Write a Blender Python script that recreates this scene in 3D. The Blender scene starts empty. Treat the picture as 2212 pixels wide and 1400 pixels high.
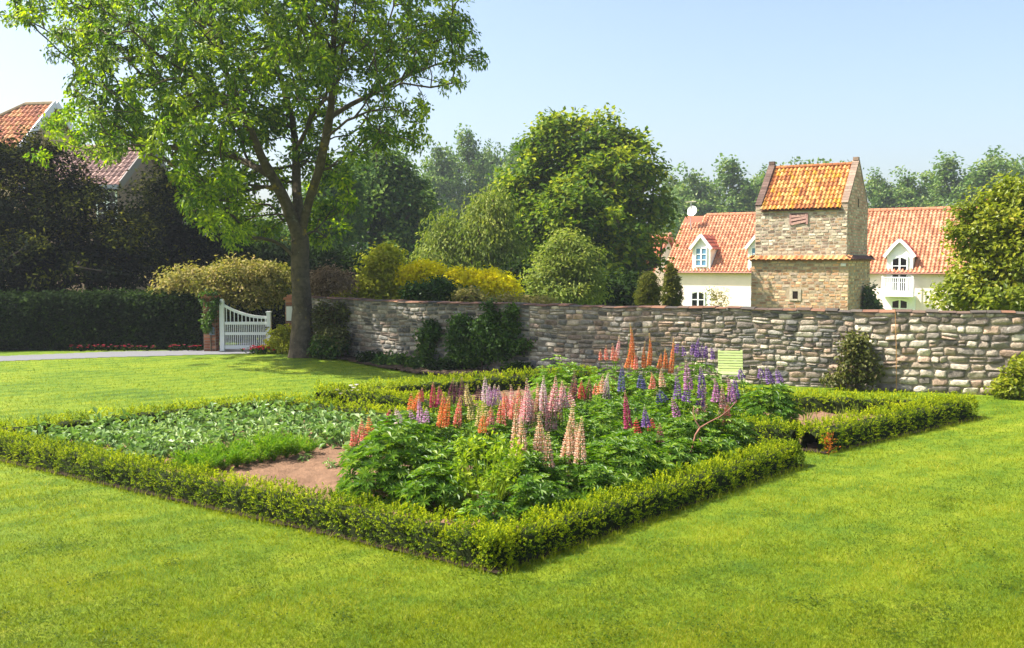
import bpy, math
import numpy as np
from mathutils import Vector

sc = bpy.context.scene
col = sc.collection
E, F, CX, CY = 2.2, 2150.0, 1106.0, 700.0
PITCH = math.atan(130 / F)
SUN_EL = math.radians(52)
SUN_AZ = math.atan2(-0.995, 0.06)          # from +Y, clockwise; the sun stands to the left and a little behind the garden

# ------------------------------------------------------------------ helpers
def ray(px, py):
    u, v = (px - CX) / F, -(py - CY) / F
    return np.array([u, math.cos(PITCH) + v * math.sin(PITCH), -math.sin(PITCH) + v * math.cos(PITCH)])

def P(px, py, d):
    r = ray(px, py); r = r / r[1]
    return np.array([0, 0, E]) + r * d

def G(px, py, z=0.0):
    r = ray(px, py)
    return np.array([0, 0, E]) + r * ((z - E) / r[2])

def lin(r, g, b):
    def f(c):
        c = c / 255.0
        return c / 12.92 if c <= 0.04045 else ((c + 0.055) / 1.055) ** 2.4
    return np.array([f(r), f(g), f(b)])

def nrm(a):
    return a / np.maximum(np.linalg.norm(a, axis=-1, keepdims=True), 1e-9)

def runit(n, rng):
    return nrm(rng.normal(size=(n, 3)))

def snoise(p, s=0.0):
    """smooth pseudo noise in about -1..1 from summed sines"""
    x, y, z = p[..., 0], p[..., 1], p[..., 2]
    return (np.sin(1.7 * x + 2.3 * y + s) * np.cos(1.9 * z - 1.1 * x + 2 * s) + np.sin(3.1 * y - 2.7 * z + 1.3 * s)
            * np.cos(2.9 * x + 0.7 * s) * 0.7 + np.sin(5.3 * x + 4.1 * z - 3.7 * y + s) * 0.4) / 1.6

class MB:
    def __init__(self):
        self.v, self.c, self.f, self.n = [], [], [], 0
    def add(self, v, faces, c=(0.5, 0.5, 0.5)):
        v = np.asarray(v, float).reshape(-1, 3)
        c = np.asarray(c, float)
        if c.ndim == 1:
            c = np.tile(c, (len(v), 1))
        self.v.append(v); self.c.append(c)
        for a in (faces if isinstance(faces, list) else [faces]):
            self.f.append(np.asarray(a, int) + self.n)
        self.n += len(v)
    def build(self, name, mat, parent=None, smooth=False, loc=None):
        v = np.concatenate(self.v); c = np.concatenate(self.c)
        if loc is not None:
            v = v - np.asarray(loc)
        me = bpy.data.meshes.new(name)
        me.vertices.add(len(v)); me.vertices.foreach_set('co', v.astype(np.float32).ravel())
        tot = np.concatenate([np.full(len(a), a.shape[1]) for a in self.f])
        idx = np.concatenate([a.ravel() for a in self.f])
        me.loops.add(len(idx)); me.loops.foreach_set('vertex_index', idx.astype(np.int32))
        me.polygons.add(len(tot))
        me.polygons.foreach_set('loop_start', np.concatenate([[0], np.cumsum(tot)[:-1]]).astype(np.int32))
        me.polygons.foreach_set('loop_total', tot.astype(np.int32))
        me.update(calc_edges=True)
        at = me.color_attributes.new('col', 'FLOAT_COLOR', 'POINT')
        at.data.foreach_set('color', np.concatenate([c, np.ones((len(c), 1))], 1).astype(np.float32).ravel())
        me.polygons.foreach_set('use_smooth', np.full(len(tot), smooth))
        me.materials.append(mat)
        o = bpy.data.objects.new(name, me); col.objects.link(o)
        if parent is not None:
            o.parent = parent
        elif loc is not None:
            o.location = loc
        return o

def tag(o, label=None, cat=None, group=None, kind=None):
    for k, x in (('label', label), ('category', cat), ('group', group), ('kind', kind)):
        if x: o[k] = x
    return o

def empty(name, loc, label, cat, group=None, rz=0.0, kind=None):
    o = bpy.data.objects.new(name, None); col.objects.link(o)
    o.location = loc; o.rotation_euler = (0, 0, rz); o.empty_display_size = 0.2
    return tag(o, label, cat, group, kind)

def copy_tree(o, parent=None):
    c = o.copy(); col.objects.link(c); c.parent = parent
    for ch in list(o.children): copy_tree(ch, c)
    return c

BOXF = np.array([[0, 3, 2, 1], [4, 5, 6, 7], [0, 1, 5, 4], [1, 2, 6, 5], [2, 3, 7, 6], [3, 0, 4, 7]])
def box(mb, x0, x1, y0, y1, z0, z1, c=(0.5, 0.5, 0.5)):
    mb.add([[x0, y0, z0], [x1, y0, z0], [x1, y1, z0], [x0, y1, z0], [x0, y0, z1], [x1, y0, z1], [x1, y1, z1], [x0, y1, z1]], BOXF, c)

def bar(mb, a, b, w, t, side=(0, 0, 1), c=(0.5, 0.5, 0.5)):
    """a box from a to b, w wide along `side`, t thick across"""
    a, b = np.array(a, float), np.array(b, float)
    d = nrm(b - a); s = np.array(side, float); s = nrm(s - d * s.dot(d)); n = np.cross(d, s)
    q = [a - s * w / 2 - n * t / 2, a + s * w / 2 - n * t / 2, a + s * w / 2 + n * t / 2, a - s * w / 2 + n * t / 2]
    mb.add(np.array(q + [x + (b - a) for x in q]), BOXF, c)

def tube(mb, pts, rad, k, c=(0.5, 0.5, 0.5), rough=0.0, cap=True):
    pts = np.asarray(pts, float); rad = np.broadcast_to(np.asarray(rad, float), (len(pts),))
    t = nrm(np.gradient(pts, axis=0))
    ref = np.array([1.0, 0.13, 0.0]) if abs(t[0][0]) < 0.8 else np.array([0, 1.0, 0.1])
    rings = []
    s = ref
    ang = np.linspace(0, 2 * np.pi, k, endpoint=False)
    for i in range(len(pts)):
        s = s - t[i] * s.dot(t[i]); s = s / np.linalg.norm(s); b = np.cross(t[i], s)
        r = np.full(k, rad[i])
        dirs = np.outer(np.cos(ang), s) + np.outer(np.sin(ang), b)
        if rough:
            r = r * (1 + rough * snoise(dirs * 2.2 + pts[i] * 1.6, 1.0) + 0.5 * rough * snoise(dirs * 6 + pts[i] * 5, 4.0))
        rings.append(pts[i] + dirs * r[:, None])
    v = np.concatenate(rings)
    i = np.arange(len(pts) - 1)[:, None] * k; j = np.arange(k)[None]; j2 = (j + 1) % k
    q = np.stack([i + j, i + j2, i + k + j2, i + k + j], -1).reshape(-1, 4)
    fs = [q]
    if cap:
        v = np.concatenate([v, pts[-1:]])
        e = (len(pts) - 1) * k
        fs.append(np.stack([e + np.arange(k), e + (np.arange(k) + 1) % k, np.full(k, len(v) - 1)], -1))
    mb.add(v, fs, c)

def leaves(mb, p, d, n, L, W, c, fold=0.18, wide=0.45, droop=0.0):
    """one folded leaf blade (two triangles on a midrib) per point"""
    m = len(p)
    L = np.broadcast_to(np.asarray(L, float), (m,))[:, None]; W = np.broadcast_to(np.asarray(W, float), (m,))[:, None]
    d = nrm(d); s = nrm(np.cross(d, n)); n2 = np.cross(s, d)
    mid = p + d * L * wide
    v = np.stack([p, mid - s * W / 2 + n2 * W * fold, p + d * L - n2 * L * droop, mid + s * W / 2 + n2 * W * fold], 1).reshape(-1, 3)
    b = np.arange(m)[:, None] * 4
    f = np.concatenate([b + [0, 1, 2], b + [0, 2, 3]], 0)
    mb.add(v, f, np.repeat(c, 4, 0))

def inpoly(x, y, poly):
    x, y = np.asarray(x), np.asarray(y); r = np.zeros(x.shape, bool); q = np.asarray(poly)
    j = len(q) - 1
    for i in range(len(q)):
        xi, yi, xj, yj = q[i][0], q[i][1], q[j][0], q[j][1]
        hit = ((yi > y) != (yj > y)) & (x < (xj - xi) * (y - yi) / (yj - yi + 1e-12) + xi)
        r ^= hit; j = i
    return r

# ------------------------------------------------------------------ materials
def newmat(name):
    m = bpy.data.materials.new(name); m.use_nodes = True
    nt = m.node_tree; nt.nodes.clear()
    out = nt.nodes.new('ShaderNodeOutputMaterial')
    return m, nt, out

def N(nt, t, **kw):
    n = nt.nodes.new(t)
    for k, v in kw.items(): setattr(n, k, v)
    return n

def ramp(nt, stops, fac):
    r = N(nt, 'ShaderNodeValToRGB'); e = r.color_ramp.elements
    while len(e) < len(stops): e.new(0.5)
    for q, (p, c) in zip(e, stops):
        q.position = p; q.color = (*c, 1)
    nt.links.new(fac, r.inputs[0]); return r.outputs[0]

def math_(nt, op, a, b):
    m = N(nt, 'ShaderNodeMath', operation=op)
    for i, x in enumerate((a, b)):
        if isinstance(x, (int, float)): m.inputs[i].default_value = x
        else: nt.links.new(x, m.inputs[i])
    return m.outputs[0]

def mixc(nt, fac, a, b, mode='MIX'):
    m = N(nt, 'ShaderNodeMix', data_type='RGBA', blend_type=mode)
    for i, x in ((0, fac), (6, a), (7, b)):
        if isinstance(x, (int, float)): m.inputs[i].default_value = x
        elif isinstance(x, (tuple, list, np.ndarray)): m.inputs[i].default_value = (*x, 1)
        else: nt.links.new(x, m.inputs[i])
    return m.outputs[2]

def noise(nt, scale, detail=4, rough=0.55, vec=None, dist=0.0):
    n = N(nt, 'ShaderNodeTexNoise'); n.inputs['Scale'].default_value = scale
    n.inputs['Detail'].default_value = detail; n.inputs['Roughness'].default_value = rough
    n.inputs['Distortion'].default_value = dist
    if vec is not None: nt.links.new(vec, n.inputs['Vector'])
    return n.outputs['Fac']

def attr(nt):
    return N(nt, 'ShaderNodeAttribute', attribute_name='col')

def objco(nt):
    return N(nt, 'ShaderNodeTexCoord').outputs['Object']

def leafmat(name, stops, trans=0.4, rough=0.5, spec=0.35, tint=(1.15, 1.25, 0.5)):
    """col.r = random per leaf, col.g = random per clump; both pick a colour from the ramp"""
    m, nt, out = newmat(name)
    sp = N(nt, 'ShaderNodeSeparateColor'); nt.links.new(attr(nt).outputs['Color'], sp.inputs[0])
    fac = math_(nt, 'ADD', math_(nt, 'MULTIPLY', sp.outputs[0], 0.45), math_(nt, 'MULTIPLY', sp.outputs[1], 0.55))
    c = ramp(nt, [(p, lin(*q)) for p, q in stops], fac)
    b = N(nt, 'ShaderNodeBsdfPrincipled'); b.inputs['Roughness'].default_value = rough
    b.inputs['Specular IOR Level'].default_value = spec
    nt.links.new(c, b.inputs['Base Color'])
    t = N(nt, 'ShaderNodeBsdfTranslucent'); nt.links.new(mixc(nt, 1.0, c, tint, 'MULTIPLY'), t.inputs[0])
    mx = N(nt, 'ShaderNodeMixShader'); mx.inputs[0].default_value = trans
    nt.links.new(b.outputs[0], mx.inputs[1]); nt.links.new(t.outputs[0], mx.inputs[2]); nt.links.new(mx.outputs[0], out.inputs[0])
    return m

def colmat(name, rough=0.8, var=0.25, scale=20.0, bump=0.3, spec=0.25, trans=0.0, spots=None, bdist=0.01):
    """col is the colour itself, varied by a noise; spots = (colour, threshold, scale) of lichen"""
    m, nt, out = newmat(name)
    a = attr(nt).outputs['Color']; oc = objco(nt)
    n1 = noise(nt, scale, 6, 0.65, oc)
    c = mixc(nt, 1.0, a, ramp(nt, [(0.25, (1 - var,) * 3), (0.75, (1 + var,) * 3)], n1), 'MULTIPLY') if var else a
    if spots:
        for sc_, th, s2 in spots:
            n2 = noise(nt, s2, 5, 0.7, oc)
            c = mixc(nt, ramp(nt, [(th, (0, 0, 0)), (th + 0.1, (1, 1, 1))], n2), c, tuple(lin(*sc_)))
    b = N(nt, 'ShaderNodeBsdfPrincipled'); b.inputs['Roughness'].default_value = rough
    b.inputs['Specular IOR Level'].default_value = spec
    nt.links.new(c, b.inputs['Base Color'])
    if bump:
        bp = N(nt, 'ShaderNodeBump'); bp.inputs['Strength'].default_value = bump; bp.inputs['Distance'].default_value = bdist
        nt.links.new(noise(nt, scale * 2.5, 6, 0.7, oc), bp.inputs['Height']); nt.links.new(bp.outputs[0], b.inputs['Normal'])
    sh = b.outputs[0]
    if trans:
        t = N(nt, 'ShaderNodeBsdfTranslucent'); nt.links.new(c, t.inputs[0])
        mx = N(nt, 'ShaderNodeMixShader'); mx.inputs[0].default_value = trans
        nt.links.new(sh, mx.inputs[1]); nt.links.new(t.outputs[0], mx.inputs[2]); sh = mx.outputs[0]
    nt.links.new(sh, out.inputs[0])
    return m

def lawnmat():
    m, nt, out = newmat('lawn')
    g = N(nt, 'ShaderNodeNewGeometry').outputs['Position']
    big = noise(nt, 0.55, 4, 0.6, g, 0.6); mid = noise(nt, 4.0, 5, 0.65, g, 0.3); fine = noise(nt, 45, 5, 0.75, g)
    mp = N(nt, 'ShaderNodeMapping'); mp.inputs['Rotation'].default_value = (0, 0, math.radians(-38)); nt.links.new(g, mp.inputs[0])
    w = N(nt, 'ShaderNodeTexWave', wave_type='BANDS', bands_direction='Y'); w.inputs['Scale'].default_value = 0.62
    w.inputs['Distortion'].default_value = 1.2; w.inputs['Detail'].default_value = 3; w.inputs['Detail Scale'].default_value = 0.8
    nt.links.new(mp.outputs[0], w.inputs[0])
    f = math_(nt, 'ADD', math_(nt, 'MULTIPLY', big, 0.35), math_(nt, 'ADD', math_(nt, 'MULTIPLY', mid, 0.35), math_(nt, 'ADD', math_(nt, 'MULTIPLY', fine, 0.25), math_(nt, 'MULTIPLY', w.outputs[1], 0.05))))
    c = ramp(nt, [(0.32, lin(46, 74, 8)), (0.44, lin(84, 112, 8)), (0.56, lin(120, 136, 14)), (0.68, lin(150, 144, 44))], f)
    b = N(nt, 'ShaderNodeBsdfPrincipled'); b.inputs['Roughness'].default_value = 0.7; b.inputs['Specular IOR Level'].default_value = 0.2
    nt.links.new(c, b.inputs['Base Color'])
    bp = N(nt, 'ShaderNodeBump'); bp.inputs['Strength'].default_value = 0.8; bp.inputs['Distance'].default_value = 0.03
    nt.links.new(math_(nt, 'ADD', fine, mid), bp.inputs['Height']); nt.links.new(bp.outputs[0], b.inputs['Normal'])
    nt.links.new(b.outputs[0], out.inputs[0])
    return m

def glassmat(name, c):
    m, nt, out = newmat(name)
    b = N(nt, 'ShaderNodeBsdfPrincipled'); b.inputs['Base Color'].default_value = (*lin(*c), 1)
    b.inputs['Roughness'].default_value = 0.06; b.inputs['Specular IOR Level'].default_value = 0.7
    nt.links.new(b.outputs[0], out.inputs[0]); return m

M = {}
M['lawn'] = lawnmat()
M['grass'] = leafmat('grass', [(0.06, (42, 70, 10)), (0.4, (97, 115, 8)), (0.72, (138, 144, 16)), (0.97, (188, 178, 76))], 0.45, 0.6, 0.2)
M['box'] = leafmat('box_leaf', [(0.12, (28, 50, 8)), (0.38, (76, 102, 10)), (0.6, (144, 158, 14)), (0.95, (206, 202, 30))], 0.45, 0.6, 0.12)
M['core'] = colmat('hedge_core', 0.9, 0.4, 30, 0.5, 0.1)
M['ash'] = leafmat('ash_leaf', [(0.1, (46, 78, 14)), (0.42, (88, 118, 20)), (0.82, (172, 186, 30))], 0.58, 0.45, 0.4, (1.3, 1.35, 0.35))
M['yew'] = leafmat('yew_leaf', [(0.15, (6, 14, 4)), (0.55, (18, 30, 8)), (0.8, (76, 80, 14)), (1.0, (124, 118, 28))], 0.08, 0.8, 0.04)
M['darkhedge'] = leafmat('dark_hedge_leaf', [(0.1, (22, 36, 16)), (0.6, (40, 58, 20)), (0.9, (64, 84, 22))], 0.25, 0.75, 0.06)
M['chestnut'] = leafmat('chestnut_leaf', [(0.1, (48, 78, 16)), (0.5, (92, 118, 22)), (0.9, (168, 172, 28))], 0.4, 0.6, 0.15)
M['darktree'] = leafmat('dark_leaf', [(0.1, (44, 74, 36)), (0.5, (74, 104, 44)), (0.9, (126, 148, 56))], 0.3, 0.7, 0.12)
M['birch'] = leafmat('birch_leaf', [(0.1, (90, 110, 44)), (0.5, (124, 138, 54)), (0.9, (166, 168, 74))], 0.4, 0.55, 0.2)
M['poplar'] = leafmat('poplar_leaf', [(0.1, (64, 96, 40)), (0.5, (96, 124, 52)), (0.9, (146, 158, 76))], 0.35, 0.5, 0.3)
M['lime'] = leafmat('lime_shrub_leaf', [(0.1, (130, 138, 24)), (0.5, (168, 168, 40)), (0.9, (204, 194, 70))], 0.4, 0.55, 0.2)
M['yellow'] = leafmat('yellow_flower', [(0.05, (140, 150, 14)), (0.22, (228, 214, 10)), (0.9, (252, 240, 30))], 0.42, 0.6, 0.1, (1, 1, 0.6))
M['rambler'] = leafmat('rambler_leaf', [(0.1, (92, 94, 38)), (0.5, (140, 136, 66)), (0.9, (192, 166, 112))], 0.35, 0.6, 0.15)
M['dead'] = leafmat('dry_blossom', [(0.1, (96, 76, 54)), (0.5, (146, 122, 92)), (0.9, (196, 168, 142))], 0.3, 0.7, 0.1, (1, 1, 0.9))
M['right'] = leafmat('olive_leaf', [(0.1, (84, 100, 14)), (0.5, (128, 138, 22)), (0.85, (172, 168, 40)), (1.0, (186, 140, 40))], 0.42, 0.45, 0.35)
M['cypress'] = leafmat('cypress_leaf', [(0.1, (54, 66, 14)), (0.5, (88, 94, 20)), (0.9, (124, 122, 32))], 0.25, 0.6, 0.15)
M['vine'] = leafmat('climber_leaf', [(0.1, (38, 64, 16)), (0.5, (62, 92, 24)), (0.9, (96, 122, 34))], 0.35, 0.5, 0.3)
M['rose'] = leafmat('rose_leaf', [(0.05, (110, 62, 40)), (0.4, (74, 82, 34)), (0.9, (132, 130, 66))], 0.35, 0.5, 0.3)
M['lupin'] = leafmat('lupin_leaf', [(0.1, (50, 88, 14)), (0.5, (90, 126, 20)), (0.9, (146, 166, 34))], 0.45, 0.45, 0.35)
M['lupinB'] = leafmat('fresh_lupin_leaf', [(0.1, (76, 114, 14)), (0.5, (108, 144, 20)), (0.9, (150, 172, 34))], 0.4, 0.45, 0.4)
M['columbine'] = leafmat('columbine_leaf', [(0.1, (96, 128, 20)), (0.5, (132, 156, 26)), (0.9, (170, 182, 40))], 0.45, 0.5, 0.3)
M['potato'] = leafmat('potato_leaf', [(0.05, (78, 112, 42)), (0.5, (118, 148, 72)), (0.9, (172, 188, 118))], 0.35, 0.45, 0.4, (1, 1.1, 0.6))
M['carrot'] = leafmat('feathery_leaf', [(0.1, (74, 118, 16)), (0.5, (108, 148, 24)), (0.9, (152, 174, 40))], 0.4, 0.55, 0.2)
M['petal'] = colmat('petal', 0.6, 0.12, 60, 0, 0.15, 0.5)
M['bark'] = colmat('bark', 0.9, 0.62, 7, 0.9, 0.15, 0, [((150, 128, 40), 0.60, 3.0), ((128, 130, 112), 0.62, 5.0)], 0.03)
M['greybark'] = colmat('distant_bark', 0.9, 0.3, 6, 0.3, 0.1)
M['stone'] = colmat('stone', 0.9, 0.5, 14, 1.0, 0.15, 0, [((168, 164, 150), 0.64, 9.0), ((66, 64, 58), 0.66, 14.0)], 0.02)
M['mortar'] = colmat('mortar', 0.95, 0.35, 12, 0.6, 0.1)
M['brick'] = colmat('brick', 0.9, 0.30, 7, 0.5, 0.15, 0, [((178, 170, 150), 0.63, 2.0), ((196, 186, 164), 0.67, 6.0)], 0.02)
M['tile'] = colmat('old_tile', 0.8, 0.22, 8, 0.3, 0.25, 0, [((160, 118, 40), 0.66, 5.0), ((120, 92, 56), 0.66, 8.0)])
M['newtile'] = colmat('clay_tile', 0.75, 0.15, 5, 0.2, 0.25, 0, [((150, 84, 60), 0.68, 3.0)])
M['render'] = colmat('lime_render', 0.9, 0.07, 1.5, 0.15, 0.15)
M['white'] = colmat('white_paint', 0.45, 0.04, 8, 0.05, 0.4)
M['dark'] = glassmat('dark_glass', (16, 18, 20))
M['bluepane'] = glassmat('blue_glass', (96, 140, 170))
M['void'] = colmat('dark_opening', 0.95, 0.2, 8, 0, 0.05)
M['wood'] = colmat('weathered_wood', 0.8, 0.3, 14, 0.4, 0.2)
M['chair'] = colmat('pale_green_paint', 0.5, 0.06, 10, 0.05, 0.35)
M['soil'] = colmat('soil', 0.95, 0.3, 9, 0.9, 0.1, 0, None, 0.03)
M['asphalt'] = colmat('path', 0.9, 0.15, 25, 0.4, 0.2)
M['metal'] = colmat('grey_metal', 0.4, 0.05, 8, 0, 0.5)

# ------------------------------------------------------------------ terrain
def walld(x):
    return np.interp(x, [-6.0, -4.73, -1.62, 2.08, 8.43, 12.5], [24.9, 23.9, 20.98, 19.1, 16.4, 14.7])

def terrain(x, y):
    x, y = np.asarray(x, float), np.asarray(y, float)
    t = np.clip((y - walld(x) - 0.8) / 18.0, 0, 1); t = t * t * (3 - 2 * t)
    side = np.clip((x + 9) / 8.0, 0, 1)
    z = -1.6 * t * side - 0.022 * np.clip(y - 60, 0, 1e4)
    z = z + 0.06 * np.exp(-((x + 4.9) ** 2 + (y - 22.9) ** 2) / 3.0)
    return z + np.where(y > 26, 0.05 * np.sin(x * 0.3) * np.sin(y * 0.21), 0)

def tz(p): return float(terrain(p[0], p[1]))

xs = np.concatenate([np.linspace(-400, -34, 14), np.linspace(-30, 30, 121), np.linspace(34, 400, 14)])
ys = np.concatenate([np.linspace(-30, 4, 8), np.linspace(4.5, 46, 84), np.linspace(48, 130, 24), np.linspace(150, 900, 12)])
X, Y = np.meshgrid(xs, ys); Z = terrain(X, Y)
mb = MB(); nx = len(xs)
i = (np.arange(len(ys) - 1)[:, None] * nx + np.arange(nx - 1)[None]).ravel()
mb.add(np.stack([X, Y, Z], -1).reshape(-1, 3), np.stack([i, i + 1, i + nx + 1, i + nx], -1))
tag(mb.build('lawn', M['lawn'], smooth=True), kind='structure')

# ------------------------------------------------------------------ beds (plan points)
A = np.array([-0.12, 6.98]); L1 = np.array([-6.75, 11.77]); B = np.array([-3.46, 14.75]); R1 = np.array([3.16, 10.78])
UH, WH = nrm(L1 - A), nrm(R1 - A)
def bed(u, w): return A + UH * u + np.array([0.581, 0.814]) * w
C2, D2, G2, H2 = np.array([3.62, 11.45]), np.array([6.7, 14.15]), np.array([1.9, 12.95]), np.array([1.5, 15.7])
K3, K3b, K3c = np.array([-3.1, 15.35]), np.array([0.6, 18.0]), np.array([-0.2, 13.55])
bed1, bed2, bed3 = [A, R1, np.array([0.3, 12.5]), np.array([-1.4, 13.1]), B, L1], [C2, D2, H2, G2], [K3, K3c, np.array([2.5, 15.6]), np.array([2.6, 18.4]), K3b]

def plane(name, poly, z, mat, c, step=0.07, amp=0.045, label=None):
    q = np.array(poly); x = np.arange(q[:, 0].min(), q[:, 0].max(), step); y = np.arange(q[:, 1].min(), q[:, 1].max(), step)
    X, Y = np.meshgrid(x, y); Zt = terrain(X, Y) + z
    p = np.stack([X * 9, Y * 9, X * 0], -1)
    Zt = Zt + amp * (np.abs(snoise(p, 2.0)) + 0.6 * np.abs(snoise(p * 2.3, 5.0)))
    nx = len(x); i = (np.arange(len(y) - 1)[:, None] * nx + np.arange(nx - 1)[None]).ravel()
    f = np.stack([i, i + 1, i + nx + 1, i + nx], -1)
    cx, cy = X.ravel()[f].mean(1), Y.ravel()[f].mean(1)
    mb = MB(); mb.add(np.stack([X, Y, Zt], -1).reshape(-1, 3), f[inpoly(cx, cy, q)], c)
    return tag(mb.build(name, mat, smooth=True), kind='structure')

SOIL = lin(126, 98, 76)
def inset(poly, k=0.14):
    c = np.mean(np.array(poly), 0); return [q + nrm(c - q) * k * 1.4 for q in np.array(poly)]
for p in (bed1, bed2, bed3):
    plane('soil', inset(p), 0.006, M['soil'], SOIL)
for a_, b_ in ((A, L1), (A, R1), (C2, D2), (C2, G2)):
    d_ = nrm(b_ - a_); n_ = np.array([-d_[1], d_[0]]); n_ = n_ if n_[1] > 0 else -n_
    plane('soil', [a_ - n_ * .05 - d_ * .05, b_ - n_ * .05, b_ + n_ * .22, a_ + n_ * .22], 0.010, M['soil'], lin(52, 42, 32), 0.03, 0.012)  # narrow dark strips: shade under the hedge edge put into the soil colour
wallbed = [np.array([-4.3, 22.9]), np.array([-1.9, 19.7]), np.array([1.8, 18.0]), np.array([2.2, 19.0]), np.array([-1.62, 20.9]), np.array([-4.6, 23.7])]
plane('soil', wallbed, 0.01, M['soil'], lin(84, 70, 56))
pathpoly = [G(-400, 800)[:2], G(0, 781)[:2], G(250, 772)[:2], G(450, 767)[:2], G(590, 765)[:2], np.array([-5.95, 26.5]), np.array([-6.1, 31]),
            np.array([-7.5, 31]), np.array([-7.4, 25.3]), G(250, 760)[:2], G(0, 770)[:2], G(-400, 788)[:2]]
plane('path', pathpoly, 0.008, M['asphalt'], lin(112, 112, 114), 0.12, 0.002)
plane('driveway', [P(180, 600, 50)[:2], P(345, 600, 50)[:2], P(345, 600, 76)[:2], P(200, 600, 76)[:2]], 0.05, M['asphalt'], lin(150, 146, 132), 0.5, 0.0)

# ------------------------------------------------------------------ grass blades (uncountable)
def blades():
    rng = np.random.default_rng(11)
    n = 860000
    px, py = rng.uniform(-1000, 3200, n), 775 + 700 * rng.uniform(0, 1, n) ** 0.9
    d = E * F / (py - 570.0); x = (px - CX) / F * d; y = d
    ok = (y < walld(x) - 0.3) & ~inpoly(x, y, inset(bed1, -0.035)) & ~inpoly(x, y, inset(bed2, -0.03)) & ~inpoly(x, y, bed3) & ~inpoly(x, y, pathpoly) & ~inpoly(x, y, wallbed)
    x, y, d = x[ok], y[ok], d[ok]; n = len(x)
    p3 = np.stack([x, y, 0 * x], -1)
    lump = snoise(p3 * 1.3, 3.0) * 0.5 + snoise(p3 * 4.1, 7.0) * 0.35
    st = np.sin((x * math.sin(math.radians(-38)) + y * math.cos(math.radians(-38))) * 3.6 + 1.0 * snoise(p3 * 0.4, 2))
    h = rng.uniform(0.014, 0.034, n) * (1 + 0.5 * lump); w = np.maximum(0.004, 0.0006 * d) * rng.uniform(0.7, 1.3, n)
    a = rng.uniform(0, 2 * np.pi, n); s = np.stack([np.cos(a), np.sin(a), 0 * a], -1) * w[:, None] / 2
    b = np.stack([x, y, terrain(x, y) - 0.004], -1)
    lean = rng.normal(size=(n, 3)) * 0.02; lean[:, 2] = h
    v = np.stack([b - s, b + s, b + lean], 1).reshape(-1, 3)
    c = np.stack([rng.uniform(0, 1, n), np.clip(0.50 + 0.48 * lump + 0.12 * st + 0.30 * snoise(p3 * 9, 9) * np.clip(snoise(p3 * 1.9, 4) + .4, 0, 1) + rng.normal(0, 0.14, n), 0, 1), 0 * h], -1)
    mb = MB(); mb.add(v, np.arange(n * 3).reshape(-1, 3), np.repeat(c, 3, 0))
    # uncut tufts along the foot of the low hedges
    for a0, b0, k in ((A, L1, 1100), (A, R1, 900), (C2, D2, 600), (C2, G2, 200)):
        t = rng.uniform(0, 1, k); e = rng.normal(0, 0.035, k); dd = nrm(b0 - a0); nn = np.array([dd[1], -dd[0]])
        if nn.dot(np.array([0, -1])) < 0: nn = -nn
        q = a0 + (b0 - a0) * t[:, None] + nn * (0.05 + np.abs(e))[:, None]
        hh = rng.uniform(0.03, 0.085, k); a = rng.uniform(0, 6.28, k)
        s = np.stack([np.cos(a), np.sin(a), 0 * a], -1) * 0.0035
        bb = np.stack([q[:, 0], q[:, 1], 0 * hh], -1); ln = rng.normal(size=(k, 3)) * 0.025; ln[:, 2] = hh
        v = np.stack([bb - s, bb + s, bb + ln], 1).reshape(-1, 3)
        c = np.stack([rng.uniform(0.2, 1, k), rng.uniform(0.3, 0.9, k), 0 * hh], -1)
        mb.add(v, np.arange(k * 3).reshape(-1, 3), np.repeat(c, 3, 0))
    m = 260; cx_, cy_ = rng.uniform(-100, 2312, m), 790 + 620 * rng.uniform(0, 1, m) ** 0.8
    dd = E * F / (cy_ - 570); k = 70; R_ = np.repeat(rng.uniform(0.04, 0.16, m), k)
    qx = np.repeat((cx_ - CX) / F * dd, k) + rng.normal(0, 1, m * k) * R_; qy = np.repeat(dd, k) + rng.normal(0, 1, m * k) * R_ * 1.3
    ok = (qy < walld(qx) - 0.3) & ~inpoly(qx, qy, inset(bed1, -0.05)) & ~inpoly(qx, qy, inset(bed2, -0.05)) & ~inpoly(qx, qy, bed3) & ~inpoly(qx, qy, pathpoly) & ~inpoly(qx, qy, wallbed)
    gg = np.repeat(rng.uniform(0.0, 0.42, m), k)[ok]; qx, qy = qx[ok], qy[ok]; n2 = len(qx)
    leaves(mb, np.stack([qx, qy, terrain(qx, qy) + rng.uniform(.008, .03, n2)], -1), runit(n2, rng) * [1, 1, .25], np.array([0, 0, 1.0]) + .5 * runit(n2, rng), rng.uniform(.012, .022, n2), .014, np.stack([rng.uniform(0, .7, n2), gg, 0 * gg], -1), .1, .6)
    o = mb.build('grass', M['grass'])
    tag(o, 'short mown yellow green grass of the garden lawn', 'grass', kind='stuff')
blades()

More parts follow.
